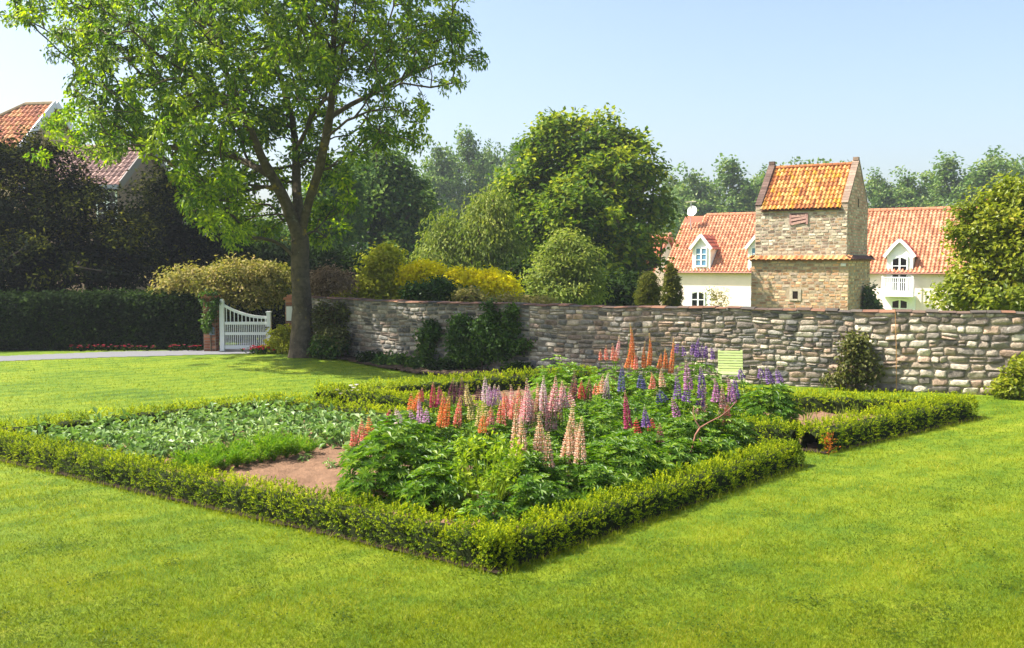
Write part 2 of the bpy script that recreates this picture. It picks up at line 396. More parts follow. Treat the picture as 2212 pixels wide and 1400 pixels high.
# ------------------------------------------------------------------ clipped low hedges
def low_hedge(label, a, b, width, height, side, seed, dens, L=0.019, ends=True, mat='box', name='box_hedge', cat='hedge', group='low clipped hedges edging the beds', new=0.0, lump=0.4):
    """side = +1 / -1 : the hedge lies to the left / right of the line a -> b (the line is its outer foot)"""
    rng = np.random.default_rng(seed)
    a, b = np.array(a, float), np.array(b, float)
    ln = np.linalg.norm(b - a); d = (b - a) / ln; nn = np.array([-d[1], d[0]]) * side
    mid = a + nn * width / 2
    def cross(s, ph, k=1.0):
        q = np.clip((width / 2 - np.minimum(s, ln - s)) / (width / 2), 0, 1)
        e = (1 - q ** 4 + 1e-6) ** 0.25
        p3 = np.stack([s * 2.2, np.cos(ph), np.sin(ph)], -1)
        bul = 1 + 0.13 * snoise(p3, seed) + 0.12 * snoise(p3 * 3.1, seed + 2) + 0.24 * (np.abs(np.cos(np.pi * s / lump + 0.9 * np.sin(s * 1.7))) - 0.62)
        cc, ss = np.cos(ph), np.sin(ph)
        x = width / 2 * np.sign(cc) * np.abs(cc) ** 0.55 * bul * k * e
        z = height * np.abs(ss) ** 0.5 * (1 + 0.55 * (bul - 1)) * (0.5 + 0.5 * e) * k
        z = np.where(k < 1, z, z)
        return x, z
    root = np.array([*(mid + d * ln / 2), 0.0])
    def place(s, x, z):
        q = mid[None] + d[None] * s[:, None] + nn[None] * x[:, None]
        return np.stack([q[:, 0], q[:, 1], z + terrain(q[:, 0], q[:, 1])], -1) - root
    o = empty(name, root, label, cat, group)
    # dense twiggy inside
    ns = max(8, int(ln / 0.12)); S = np.linspace(0.02, ln - 0.02, ns); PH = np.linspace(0, np.pi, 9)
    SS, PP = np.meshgrid(S, PH, indexing='ij')
    x, z = cross(SS.ravel(), PP.ravel(), 0.72)
    i = (np.arange(ns - 1)[:, None] * 9 + np.arange(8)[None]).ravel()
    mb = MB(); mb.add(place(SS.ravel(), x, z), np.stack([i, i + 1, i + 10, i + 9], -1), lin(38, 46, 18))
    mb.build('stems', M['core'], o, True)
    n = int(ln * (2 * height + width) * dens)
    s = rng.uniform(0, ln, n); k = int(n * 0.08)
    s[:k] = np.where(rng.uniform(size=k) < 0.5, rng.uniform(0, width / 2, k), ln - rng.uniform(0, width / 2, k))
    ph = np.arccos(np.clip(rng.uniform(-1.6, 1.6, n), -1, 1)); lo = np.abs(np.cos(ph)) > 0.995
    ph = np.where(lo, np.where(rng.uniform(size=n) < 0.5, 0.8 * rng.uniform(0.03, 1, n) ** 2, np.pi - 0.8 * rng.uniform(0.03, 1, n) ** 2), ph)
    ins = rng.uniform(0.74, 1.0, n) + 0.10 * rng.uniform(0, 1, n) ** 6
    x, z = cross(s, ph, 1.0); x, z = x * ins, z * ins
    p = place(s, x, z)
    out = nrm(np.stack([nn[0] * np.cos(ph), nn[1] * np.cos(ph), np.sin(ph) + 0.25], -1))
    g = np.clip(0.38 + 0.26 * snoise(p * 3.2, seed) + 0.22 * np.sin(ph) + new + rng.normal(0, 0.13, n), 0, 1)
    mb = MB(); kk = 8
    dirs = nrm(out + 0.45 * runit(n, rng))
    q = np.repeat(p, kk, 0); dd = np.repeat(dirs, kk, 0); t = np.tile(np.linspace(0, 1, kk), n)
    lat = runit(n * kk, rng); lat = nrm(lat - dd * (lat * dd).sum(1, keepdims=True))
    q = q + dd * (t * np.repeat(rng.uniform(1.0, 2.6, n), kk) * L)[:, None]
    ld = nrm(dd * 0.7 + lat * 0.9)
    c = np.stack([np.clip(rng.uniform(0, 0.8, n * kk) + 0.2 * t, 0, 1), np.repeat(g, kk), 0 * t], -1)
    leaves(mb, q, ld, nrm(dd + 0.3 * lat), L * rng.uniform(0.7, 1.2, n * kk), L * 0.55, c, 0.15, 0.5)
    mb.build('foliage', M[mat], o)
    return o

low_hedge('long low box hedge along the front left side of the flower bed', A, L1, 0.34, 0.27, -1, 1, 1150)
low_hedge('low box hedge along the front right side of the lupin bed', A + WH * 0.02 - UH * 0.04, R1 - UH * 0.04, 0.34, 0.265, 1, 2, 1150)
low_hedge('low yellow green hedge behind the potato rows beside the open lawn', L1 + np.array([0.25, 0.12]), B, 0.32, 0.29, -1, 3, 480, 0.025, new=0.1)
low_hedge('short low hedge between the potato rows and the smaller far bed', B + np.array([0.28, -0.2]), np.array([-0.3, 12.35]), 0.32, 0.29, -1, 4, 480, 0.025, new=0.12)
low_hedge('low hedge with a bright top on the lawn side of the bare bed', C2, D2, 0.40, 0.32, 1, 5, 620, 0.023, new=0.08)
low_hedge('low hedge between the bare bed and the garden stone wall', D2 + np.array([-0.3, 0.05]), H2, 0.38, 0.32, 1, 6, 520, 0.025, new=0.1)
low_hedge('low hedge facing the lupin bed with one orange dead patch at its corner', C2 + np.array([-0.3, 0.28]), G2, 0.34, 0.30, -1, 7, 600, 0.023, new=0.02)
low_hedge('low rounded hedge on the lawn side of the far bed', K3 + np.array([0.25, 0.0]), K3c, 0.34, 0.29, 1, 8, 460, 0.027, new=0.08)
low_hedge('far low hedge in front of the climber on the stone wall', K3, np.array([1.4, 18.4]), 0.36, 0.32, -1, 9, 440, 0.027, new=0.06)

# ------------------------------------------------------------------ trees and shrubs
def grow(base, mains, targets, rng, step, lift=0.25, pen=0.35):
    pos, par, plen = [np.array(base)], [-1], [0.0]
    for path in mains:
        path = np.array(path)
        k = int(np.argmin([np.linalg.norm(q - path[0]) for q in pos]))
        pts = [pos[k]]
        for a_, b_ in zip(path[:-1] if np.linalg.norm(path[0] - pos[k]) < 1e-6 else np.vstack([pos[k], path[:-1]]), path[1:] if np.linalg.norm(path[0] - pos[k]) < 1e-6 else path):
            m = max(1, int(np.linalg.norm(b_ - a_) / step))
            for j in range(1, m + 1):
                pos.append(a_ + (b_ - a_) * j / m + rng.normal(size=3) * 0.02 * step); par.append(k); plen.append(plen[k] + np.linalg.norm(pos[-1] - pos[k])); k = len(pos) - 1
    n0 = len(pos)
    arr = np.array(pos); targets = np.asarray(targets)
    dm = np.array([np.min(np.linalg.norm(arr - t, axis=1)) for t in targets])
    tips = []
    for ti in np.argsort(dm):
        t = targets[ti]; arr = np.array(pos)
        cost = np.linalg.norm(arr - t, axis=1) + pen * np.array(plen) + 0.6 * np.maximum(0, arr[:, 2] - t[2])
        cost[0] += 1.0
        k = int(np.argmin(cost)); a_ = pos[k]; dist = np.linalg.norm(t - a_)
        back = a_ - pos[par[k]] if par[k] >= 0 else np.array([0, 0, 1.0])
        ctl = a_ + (0.5 * nrm(back) + 0.5 * nrm(t - a_) + np.array([0, 0, lift])) * dist * 0.45
        m = max(2, int(dist / step))
        for j in range(1, m + 1):
            s = j / m
            q = a_ * (1 - s) ** 2 + ctl * 2 * s * (1 - s) + t * s * s
            if j < m: q = q + rng.normal(size=3) * step * 0.07
            pos.append(q); par.append(k); plen.append(plen[k] + np.linalg.norm(q - pos[k])); k = len(pos) - 1
        tips.append(k)
    cnt = np.zeros(len(pos))
    for k in tips: cnt[k] = 1
    cnt = np.maximum(cnt, 0.0)
    for k in range(len(pos) - 1, 0, -1):
        cnt[par[k]] += cnt[k]
    return np.array(pos), np.array(par), np.maximum(cnt, 0.3)

def limbs(mb, pos, par, cnt, r0, rtip, kbig=14, c=(0.2, 0.15, 0.1), flare=0.0, rough=0.0, expo=0.5):
    rad = rtip + (r0 - rtip) * (cnt / cnt[0]) ** expo
    kids = [[] for _ in pos]
    for k in range(1, len(pos)): kids[par[k]].append(k)
    stack = [(0, None)]
    while stack:
        st, pre = stack.pop()
        chain = [] if pre is None else [pre]
        k = st
        while True:
            chain.append(k)
            if not kids[k]: break
            o_ = sorted(kids[k], key=lambda j: -cnt[j])
            for j in o_[1:]: stack.append((j, k))
            k = o_[0]
        if len(chain) < 2: continue
        r = rad[chain].copy()
        if pre is not None:
            r[0] = r[1] * 1.35
            if len(r) > 2: r[1] *= 1.12
        pt = pos[chain]
        if pre is None and flare:
            h = pt[:, 2] - pt[0, 2]; r = r * (1 + flare * np.exp(-h / 0.28))
        R0 = r.max(); kk = kbig if R0 > 0.35 * r0 else (7 if R0 > 0.12 * r0 else (4 if R0 > 2.2 * rtip else 3))
        if kk == kbig and len(pt) > 2:   # smoother, bumpier main limbs
            t = np.arange(len(pt)); t2 = np.linspace(0, len(pt) - 1, len(pt) * 3)
            pt = np.stack([np.interp(t2, t, pt[:, i]) for i in range(3)], -1); r = np.interp(t2, t, r)
            for _ in range(2): pt[1:-1] = (pt[:-2] + pt[1:-1] * 2 + pt[2:]) / 4
            for _ in range(14): r[1:-1] = (r[:-2] + r[1:-1] * 2 + r[2:]) / 4
        tube(mb, pt, r, kk, c, rough if kk == kbig else 0.0)

def blob(px, py, d, rx, ry, depth=1.0):
    p = P(px, py, d); s = d / F
    return (*p, rx * s, rx * s * depth, ry * s)

def clumps(blobs, n, rng, seed, shell=0.45, uneven=0.22):
    b = np.array(blobs); w = (b[:, 3] * b[:, 5] + b[:, 3] * b[:, 4]); w = w / w.sum()
    k = rng.choice(len(b), n, p=w); u = runit(n, rng)
    r = rng.uniform(shell ** 3, 1, n) ** (1 / 3.0)
    r = r * (1 + uneven * snoise(u * 2.1 + k[:, None] * 3.3, seed))
    return b[k, :3] + u * r[:, None] * b[k, 3:], u

def crown(mb, cen, out, per, cr, L, W, rng, droop=0.0, up=0.6, flat=0.7, glump=None, fold=0.15, seed=0, wide=0.45):
    n = len(cen); g = rng.uniform(0, 1, n) if glump is None else glump
    p = np.repeat(cen, per, 0) + rng.normal(size=(n * per, 3)) * cr * np.array([1, 1, flat]) * 0.62
    o = np.repeat(out, per, 0); r1 = runit(n * per, rng); r2 = runit(n * per, rng)
    nn = nrm(o * 0.5 + np.array([0, 0, up]) + r1 * 0.65)
    d = nrm(r2 + o * 0.5 - np.array([0, 0, droop])); 
    if droop < 0.9: d = nrm(d - nn * (d * nn).sum(1, keepdims=True) * 0.8)
    c = np.stack([rng.uniform(0, 1, n * per), np.clip(np.repeat(g, per) + rng.normal(0, 0.06, n * per), 0, 1), np.zeros(n * per)], -1)
    leaves(mb, p, d, nn, L * rng.uniform(0.7, 1.3, n * per), W * rng.uniform(0.7, 1.3, n * per), c, fold, wide, 0.08)

def tree(name, label, cat, base, blobs, mat, n, per, cr, L, W, tr, seed, group=None, droop=0.0, up=0.6, bark='greybark', barkc=(90, 78, 62),
         parts=('crown', 'trunk'), shell=0.45, uneven=0.22, branch_every=3, flat=0.7, lift=0.25, wide=0.45, toplit=0.0):
    rng = np.random.default_rng(seed)
    base = np.array([base[0], base[1], terrain(base[0], base[1])]) if len(base) == 2 else np.array(base)
    o = empty(name, base, label, cat, group)
    cen, out = clumps(blobs, n, rng, seed, shell, uneven)
    cen[:, 2] = np.maximum(cen[:, 2], terrain(cen[:, 0], cen[:, 1]) + 0.1)
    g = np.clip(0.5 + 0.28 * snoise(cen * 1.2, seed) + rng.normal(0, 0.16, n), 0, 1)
    g = np.clip(g + toplit * (out[:, 2] + 0.25 * snoise(cen * 2.2, 5)), 0, 1)  # lightens upward-facing clumps: sunlight on the tops put into the leaf colour
    mb = MB(); crown(mb, cen, out, per, cr, L, W, rng, droop, up, flat, g, seed=seed, wide=wide)
    mb.build(parts[0], M[mat], o, loc=base)
    top = np.array(blobs)[:, 2].max()
    b = np.array(blobs); ctr = np.average(b[:, :3], 0, weights=b[:, 3])
    axis = [base, base * 0.6 + np.array([ctr[0], ctr[1], base[2] + (ctr[2] - base[2])]) * 0.4, np.array([ctr[0], ctr[1], base[2] + (top - base[2]) * 0.85])]
    pos, par, cnt = grow(base, [axis], cen[::branch_every], rng, max(0.25, np.linalg.norm(axis[2] - base) / 14), lift)
    mb = MB(); limbs(mb, pos, par, cnt, tr, tr * 0.06, 9, lin(*barkc), 0.25, 0.06)
    mb.build(parts[1], M[bark], o, True, loc=base)
    return o

SH = ('foliage', 'stem')

# the large ash on the lawn
def ash():
    rng = np.random.default_rng(5); d0 = 22.9
    base = G(651, 777); base[2] = tz(base) - 0.03
    q = lambda *a: [P(x, y, d0 + dy) for x, y, dy in a]
    trunk = [base] + q((653, 700, 0), (651, 630, 0), (648, 570, 0), (648, 515, 0))
    fork = trunk[-1]
    mains = [trunk,
        [fork] + q((618, 440, -.2), (588, 380, -.5), (560, 330, -.8), (540, 280, -1.0), (512, 215, -1.3), (485, 150, -1.5), (462, 60, -1.7), (440, -60, -1.9), (430, -180, -2.0)),
        q((512, 215, -1.3), (450, 195, -1.9), (400, 155, -2.3), (345, 120, -2.7), (290, 70, -3.1), (220, 20, -3.3)),
        q((588, 380, -.5), (500, 335, .3), (430, 330, .8), (350, 315, 1.2), (250, 290, 1.6)),
        [fork] + q((640, 400, .5), (640, 330, .9), (632, 260, 1.3), (612, 190, 1.6), (590, 110, 1.9), (575, 20, 2.1), (560, -120, 2.2), (560, -260, 2.2)),
        q((640, 330, .9), (665, 280, 1.6), (690, 220, 2.2), (700, 150, 2.7), (705, 60, 3.1)),
        [fork] + q((668, 430, -.2), (688, 370, -.6), (704, 300, -1.0), (716, 230, -1.3), (718, 150, -1.5), (722, 60, -1.7), (735, -70, -1.8), (740, -180, -1.9)),
        q((716, 250, -1.2), (760, 225, -.9), (820, 195, -.6), (880, 165, -.3), (940, 140, 0), (1000, 128, .2), (1046, 126, .3)),
        q((820, 195, -.6), (870, 180, -1.2), (930, 190, -1.6), (975, 180, -1.8)),
        q((704, 300, -1.0), (750, 260, -1.9), (800, 240, -2.6), (860, 235, -3.0))]
    ell = [(300, 60, 170, 80), (180, 105, 80, 60), (205, 200, 85, 60), (150, 275, 60, 40), (95, 330, 22, 14), (300, 250, 100, 70), (420, 130, 130, 110), (560, 60, 150, 90),
           (700, 60, 140, 90), (640, 200, 130, 90), (800, 110, 130, 90), (930, 90, 85, 60), (985, 60, 50, 50), (1030, 125, 26, 12), (975, 180, 28, 22), (850, 240, 75, 50), (880, 285, 45, 40), (500, 280, 110, 70),
           (455, 420, 60, 75), (540, 430, 90, 80), (480, 490, 60, 30), (690, 470, 50, 55), (720, 400, 55, 60), (790, 310, 50, 30), (400, 345, 40, 40), (560, 500, 50, 25), (270, 318, 75, 34), (440, 360, 80, 50), (340, 250, 100, 55), (210, 300, 60, 34), (350, 300, 60, 34), (620, 330, 90, 60),
           (500, -110, 320, 130), (660, -240, 230, 110), (120, -20, 130, 50), (40, 30, 50, 18), (880, -20, 150, 70)]
    e = np.array(ell, float); w = e[:, 2] * e[:, 3]; w = w / w.sum(); n = 1680
    k = rng.choice(len(e), n, p=w); r = np.sqrt(rng.uniform(0, 1, n)); th = rng.uniform(0, 6.283, n)
    px, py = e[k, 0] + e[k, 2] * r * np.cos(th), e[k, 1] + e[k, 3] * r * np.sin(th)
    edge = np.clip(1 - ((px - 560) / 560) ** 2, 0.12, 1) * np.clip(1.1 - np.maximum(0, py - 300) / 420, 0.3, 1)
    dep = d0 + rng.uniform(-1, 1, n) * 3.6 * edge ** 0.7 - 0.4
    near = (px > 530) & (px < 730) & (py > 230)
    dep = np.where(near & (dep < d0 + 0.5), d0 + rng.uniform(0.7, 2.6, n), dep)
    cen = np.array([P(a, b, c) for a, b, c in zip(px, py, dep)])
    pos, par, cnt = grow(base, mains, cen, rng, 0.30, 0.18, 0.30)
    o = empty('ash_tree', base, 'tall spreading ash tree with a forked trunk on the lawn beside the white gate', 'tree')
    mb = MB(); limbs(mb, pos, par, cnt, 0.212, 0.006, 18, lin(86, 76, 62), 0.50, 0.10, 0.56)
    # a healed branch scar, a ring of bark on the trunk
    c0 = P(664, 652, d0 - 0.205); th = np.linspace(0, 2 * np.pi, 15)
    tube(mb, np.stack([c0[0] + 0.085 * np.cos(th), c0[1] + 0.03 * np.cos(th), c0[2] + 0.11 * np.sin(th)], -1), 0.013, 6, lin(70, 62, 52), 0.2)
    mb.build('trunk', M['bark'], o, True, loc=base)
    ctr = P(560, 150, d0); out = nrm(cen - ctr)
    g = np.clip(0.42 + 0.22 * snoise(cen * 0.9, 2) + rng.normal(0, 0.17, n), 0, 1)
    mb = MB()
    # rosettes of drooping leaflets round every twig end
    per = 52
    ax = nrm(out * 0.6 + np.array([0, 0, 0.5]) + runit(n, rng) * 0.5)
    A_ = np.repeat(ax, per, 0); lat = runit(n * per, rng); lat = nrm(lat - A_ * (lat * A_).sum(1, keepdims=True))
    t = rng.uniform(0.02, 1, n * per)
    p = np.repeat(cen, per, 0) + lat * (t * 0.20)[:, None] + A_ * (rng.normal(0, 0.045, n * per) - 0.10 * t * t)[:, None] + rng.normal(size=(n * per, 3)) * 0.03
    dd = nrm(lat * 0.9 + runit(n * per, rng) * 0.55 - np.array([0, 0, 0.35]))
    c = np.stack([rng.uniform(0, 1, n * per), np.clip(np.repeat(g, per) + rng.normal(0, 0.05, n * per), 0, 1), 0 * t], -1)
    leaves(mb, p, dd, nrm(A_ + 0.5 * runit(n * per, rng)), rng.uniform(0.09, 0.14, n * per), 0.060, c, 0.15, 0.45, 0.12)
    mb.build('crown', M['ash'], o, loc=base)
ash()

# dark yews and hedges on the left
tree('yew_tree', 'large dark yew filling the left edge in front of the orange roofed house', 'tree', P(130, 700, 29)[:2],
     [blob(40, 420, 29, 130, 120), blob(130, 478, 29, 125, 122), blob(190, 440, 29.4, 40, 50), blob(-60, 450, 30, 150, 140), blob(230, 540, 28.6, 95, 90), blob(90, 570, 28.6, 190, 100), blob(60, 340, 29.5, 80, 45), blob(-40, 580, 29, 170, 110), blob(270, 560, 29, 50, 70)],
     'yew', 470, 110, 0.36, 0.15, 0.065, 0.3, 21, barkc=(36, 30, 26), uneven=0.4, shell=0.45, up=0.5, toplit=0.45)
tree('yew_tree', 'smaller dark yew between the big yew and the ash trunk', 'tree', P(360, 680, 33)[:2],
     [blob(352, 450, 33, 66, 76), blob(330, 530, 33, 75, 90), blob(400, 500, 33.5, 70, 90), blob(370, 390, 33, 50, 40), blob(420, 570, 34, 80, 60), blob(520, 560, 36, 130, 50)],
     'yew', 300, 100, 0.38, 0.16, 0.07, 0.25, 22, barkc=(36, 30, 26), uneven=0.4, shell=0.45, up=0.5, toplit=0.45)

def big_hedge(label, pts, wid, hgt, seed, mat, n, L, name='hedge', group=None, rag=0.06):
    rng = np.random.default_rng(seed); pts = np.array(pts, float)
    seg = np.linalg.norm(np.diff(pts, axis=0), axis=1); cum = np.concatenate([[0], np.cumsum(seg)]); ln = cum[-1]
    c = pts.mean(0); base = np.array([c[0], c[1], terrain(c[0], c[1])])
    o = empty(name, base, label, 'hedge', group)
    def at(s, off, z):
        x, y = np.interp(s, cum, pts[:, 0]), np.interp(s, cum, pts[:, 1])
        k = np.clip(np.searchsorted(cum, s) - 1, 0, len(seg) - 1); d = np.diff(pts, axis=0)[k] / seg[k][:, None]
        x, y = x - d[:, 1] * off, y + d[:, 0] * off
        return np.stack([x, y, z + terrain(x, y)], -1), d
    mb = MB(); ns = max(6, int(ln / 0.4)); S = np.linspace(0.1, ln - 0.1, ns)
    prof = np.array([[-.42, 0], [-.42, .85], [-.25, .93], [.25, .93], [.42, .85], [.42, 0]])
    V = np.stack([at(S, np.full(ns, a * wid), np.full(ns, b * hgt))[0] for a, b in prof], 1).reshape(-1, 3)
    i = (np.arange(ns - 1)[:, None] * 6 + np.arange(5)[None]).ravel()
    mb.add(V - base, np.stack([i, i + 1, i + 7, i + 6], -1), lin(26, 34, 16)); mb.build('stems', M['core'], o)
    s = rng.uniform(0, ln, n); t = rng.uniform(0, 2 * hgt + wid, n)
    off = np.where(t < hgt, -wid / 2, np.where(t < hgt + wid, t - hgt - wid / 2, wid / 2)); z = np.where(t < hgt, t, np.where(t < hgt + wid, hgt, 2 * hgt + wid - t))
    bul = rag * snoise(np.stack([s * 1.4, off * 2, z * 2], -1), seed) * hgt
    off = off + np.sign(off) * bul * (np.abs(off) > wid * 0.45) + rng.normal(0, 0.04, n); z = z + np.where((t >= hgt) & (t < hgt + wid), bul, 0) + rng.normal(0, 0.04, n)
    p, d = at(s, off, np.maximum(z, 0.03))
    out = nrm(np.stack([-d[:, 1] * off * 2, d[:, 0] * off * 2, np.where((t >= hgt) & (t < hgt + wid), 1.0, 0.25)], -1))
    mb = MB(); g = np.clip(0.5 + 0.3 * snoise(p * 1.5, seed) + rng.normal(0, 0.15, n), 0, 1)
    crown(mb, p - base, out, 7, L * 0.9, L, L * 0.5, rng, 0.1, 0.5, 0.9, g)
    mb.build('foliage', M[mat], o)
    return o

big_hedge('dark clipped hedge running along the grey path up to the brick gate pier', [P(-250, 700, 24.6)[:2], P(0, 700, 25.6)[:2], P(250, 700, 26.0)[:2], P(440, 700, 26.0)[:2]], 0.9, 1.32, 31, 'darkhedge', 7000, 0.11)
big_hedge('tall dark hedge behind the arch of climbing shrub and the ash trunk', [P(372, 700, 34)[:2], P(600, 700, 34)[:2], P(805, 700, 33)[:2]], 1.2, 2.75, 32, 'darkhedge', 5200, 0.17, rag=0.09)

# trees and shrubs behind the wall
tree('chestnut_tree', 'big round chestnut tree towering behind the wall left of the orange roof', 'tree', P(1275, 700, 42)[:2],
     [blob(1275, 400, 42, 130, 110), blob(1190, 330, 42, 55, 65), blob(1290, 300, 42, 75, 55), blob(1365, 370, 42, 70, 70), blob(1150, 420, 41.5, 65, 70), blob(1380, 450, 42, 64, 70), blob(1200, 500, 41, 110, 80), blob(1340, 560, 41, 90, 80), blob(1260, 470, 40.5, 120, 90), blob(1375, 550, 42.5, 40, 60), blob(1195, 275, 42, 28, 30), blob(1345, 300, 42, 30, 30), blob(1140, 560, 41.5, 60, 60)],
     'chestnut', 560, 80, 0.46, 0.25, 0.155, 0.35, 41, uneven=0.42, shell=0.5, toplit=0.36)
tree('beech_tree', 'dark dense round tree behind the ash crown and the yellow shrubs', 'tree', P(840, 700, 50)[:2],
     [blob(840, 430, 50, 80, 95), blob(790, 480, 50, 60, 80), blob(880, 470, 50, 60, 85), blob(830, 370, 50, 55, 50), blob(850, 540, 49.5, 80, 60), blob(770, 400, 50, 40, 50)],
     'darktree', 420, 56, 0.5, 0.26, 0.15, 0.3, 42, toplit=0.2)
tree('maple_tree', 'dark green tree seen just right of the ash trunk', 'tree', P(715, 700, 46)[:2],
     [blob(710, 460, 46, 60, 80), blob(730, 390, 46, 45, 60), blob(690, 540, 46, 60, 50), blob(560, 520, 47, 90, 50)], 'darktree', 280, 50, 0.5, 0.26, 0.15, 0.25, 43, toplit=0.2)
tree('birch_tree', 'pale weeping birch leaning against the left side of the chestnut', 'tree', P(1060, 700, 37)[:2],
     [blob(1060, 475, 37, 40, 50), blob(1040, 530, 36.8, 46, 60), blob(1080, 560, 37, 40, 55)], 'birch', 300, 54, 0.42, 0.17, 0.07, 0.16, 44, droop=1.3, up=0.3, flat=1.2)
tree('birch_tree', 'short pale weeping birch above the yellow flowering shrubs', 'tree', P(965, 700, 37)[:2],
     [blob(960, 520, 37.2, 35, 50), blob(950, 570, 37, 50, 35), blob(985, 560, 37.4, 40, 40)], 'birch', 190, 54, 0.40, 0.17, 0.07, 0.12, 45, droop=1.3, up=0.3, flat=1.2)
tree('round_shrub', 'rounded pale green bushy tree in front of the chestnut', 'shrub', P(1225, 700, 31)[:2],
     [blob(1225, 560, 31, 52, 45), blob(1195, 610, 31, 46, 45), blob(1260, 610, 31, 44, 45), blob(1225, 640, 30.7, 60, 30), blob(1225, 525, 31, 32, 22)], 'birch', 340, 50, 0.28, 0.13, 0.06, 0.12, 46, parts=SH, droop=0.7, uneven=0.4, toplit=0.15)
tree('shrub', 'low dark shrub mass under the chestnut beside the cypresses', 'shrub', P(1330, 700, 33)[:2],
     [blob(1320, 630, 33, 60, 40), blob(1130, 620, 34, 50, 45), blob(1370, 640, 34, 30, 40), blob(1060, 640, 33, 60, 30), blob(1250, 645, 34, 80, 25)], 'darkhedge', 300, 28, 0.35, 0.22, 0.12, 0.1, 47, parts=SH)
tree('shrub', 'tall lime green shrub left of the yellow flowers behind the wall', 'shrub', P(830, 700, 25.6)[:2],
     [blob(832, 585, 25.6, 40, 45), blob(812, 625, 25.4, 40, 30), blob(860, 625, 25.4, 40, 30), blob(775, 640, 25.6, 40, 18), blob(835, 550, 25.6, 22, 18), blob(715, 635, 26, 40, 18)], 'lime', 420, 30, 0.20, 0.12, 0.07, 0.07, 48, parts=SH)
tree('flowering_shrub', 'yellow flowering shrub with rounded top right of the lime shrub', 'shrub', P(920, 700, 25)[:2],
     [blob(915, 590, 25, 40, 18), blob(890, 598, 25, 24, 22), blob(945, 605, 24.8, 30, 22)], 'yellow', 260, 30, 0.16, 0.09, 0.06, 0.06, 49, parts=SH, droop=0)
tree('flowering_shrub', 'wide bright yellow flowering shrub spilling to the wall top', 'shrub', P(1060, 700, 24.4)[:2],
     [blob(1060, 615, 24.4, 50, 28), blob(1010, 605, 24.5, 36, 16), blob(1095, 630, 24.3, 28, 24), blob(985, 598, 24.6, 22, 10)], 'yellow', 330, 30, 0.16, 0.09, 0.06, 0.06, 50, parts=SH)
tree('shrub', 'small dark green bush between the two yellow shrubs', 'shrub', P(955, 700, 23.6)[:2],
     [blob(950, 628, 23.6, 30, 22), blob(985, 640, 23.6, 30, 14), blob(905, 635, 23.6, 30, 18)], 'vine', 170, 28, 0.16, 0.10, 0.06, 0.05, 51, parts=SH)
tree('shrub', 'greyish green scrub on top of the wall under the yellow flowers', 'shrub', P(1010, 700, 23.0)[:2],
     [blob(1010, 640, 23.0, 34, 14), blob(1150, 655, 22.6, 50, 10), blob(1080, 650, 22.8, 40, 10)], 'rambler', 130, 26, 0.14, 0.09, 0.05, 0.04, 52, parts=SH)
for lab, px, py, rx, ry, dd, sd in (('clipped cypress with a rounded top, left one of the pair before the white house', 1400, 628, 26, 42, 27.5, 53), ('darker pointed clipped cypress beside the rounded one', 1452, 624, 20, 50, 28.2, 54)):
    bl = [blob(px, py + 14, dd, rx, ry * 0.7), blob(px, py - ry * 0.35, dd, rx * 0.72, ry * 0.6), blob(px, py + 60, dd, rx * 0.95, 40)]
    if sd == 54: bl.append(blob(px - 4, py - ry * 0.72, dd, rx * 0.36, ry * 0.35))
    tree('cypress', lab, 'shrub', P(px, 700, dd)[:2], bl, 'cypress', 620, 26, 0.055, 0.07, 0.028, 0.08, sd, 'clipped cypresses before the house', shell=0.85, uneven=0.04, up=0.8, parts=('crown', 'trunk'))
tree('lilac_tree', 'bushy olive green tree at the right edge hiding the end of the house', 'tree', P(2150, 700, 21)[:2],
     [blob(2165, 470, 21, 70, 65), blob(2145, 560, 21, 76, 66), blob(2200, 540, 20.8, 90, 90), blob(2100, 615, 21, 42, 48), blob(2190, 415, 21, 36, 36), blob(2118, 500, 21, 40, 36), blob(2160, 640, 20.8, 110, 50), blob(2260, 520, 21.5, 90, 110), blob(2078, 500, 21, 16, 10)],
     'right', 560, 62, 0.20, 0.115, 0.068, 0.12, 55, uneven=0.38, shell=0.4)

# climbing shrub over the gate, dry blossom beside it
tree('climbing_shrub', 'sprawling pale olive climber arching over the white gate', 'shrub', np.array([-7.9, 26.4]),
     [blob(430, 605, 26.3, 70, 26), blob(520, 595, 26.2, 70, 30), blob(590, 600, 26.0, 50, 32), blob(380, 630, 26.2, 40, 22), blob(480, 625, 26.0, 50, 22), blob(560, 635, 26.0, 60, 22), blob(350, 645, 26.3, 20, 14)],
     'rambler', 560, 32, 0.2, 0.10, 0.055, 0.06, 61, parts=SH, uneven=0.3)
tree('climbing_shrub', 'dry pinkish brown flowering climber on the wall right of the ash trunk', 'shrub', np.array([-4.95, 25.0]),
     [blob(705, 605, 24.9, 40, 24), blob(735, 610, 24.8, 25, 16), blob(690, 620, 24.8, 20, 20)], 'dead', 170, 30, 0.17, 0.09, 0.04, 0.04, 62, parts=SH, uneven=0.3)
tree('shrub', 'small green shrub between the white gate and the ash trunk', 'shrub', G(610, 765)[:2] + np.array([0, 0.5]),
     [blob(608, 730, 24.2, 20, 26), blob(622, 750, 24.0, 16, 16), blob(596, 748, 24.1, 16, 14)], 'lime', 110, 28, 0.12, 0.09, 0.05, 0.03, 63, parts=SH)
tree('shrub', 'shrub of green leaves and brown dry twigs against the wall beside the ash trunk', 'shrub', G(722, 768)[:2] + np.array([0.1, 0.0]),
     [blob(700, 690, 23.0, 24, 36), blob(715, 735, 22.6, 30, 22), blob(740, 690, 23.0, 22, 34)], 'rose', 190, 28, 0.15, 0.09, 0.05, 0.03, 64, parts=SH)
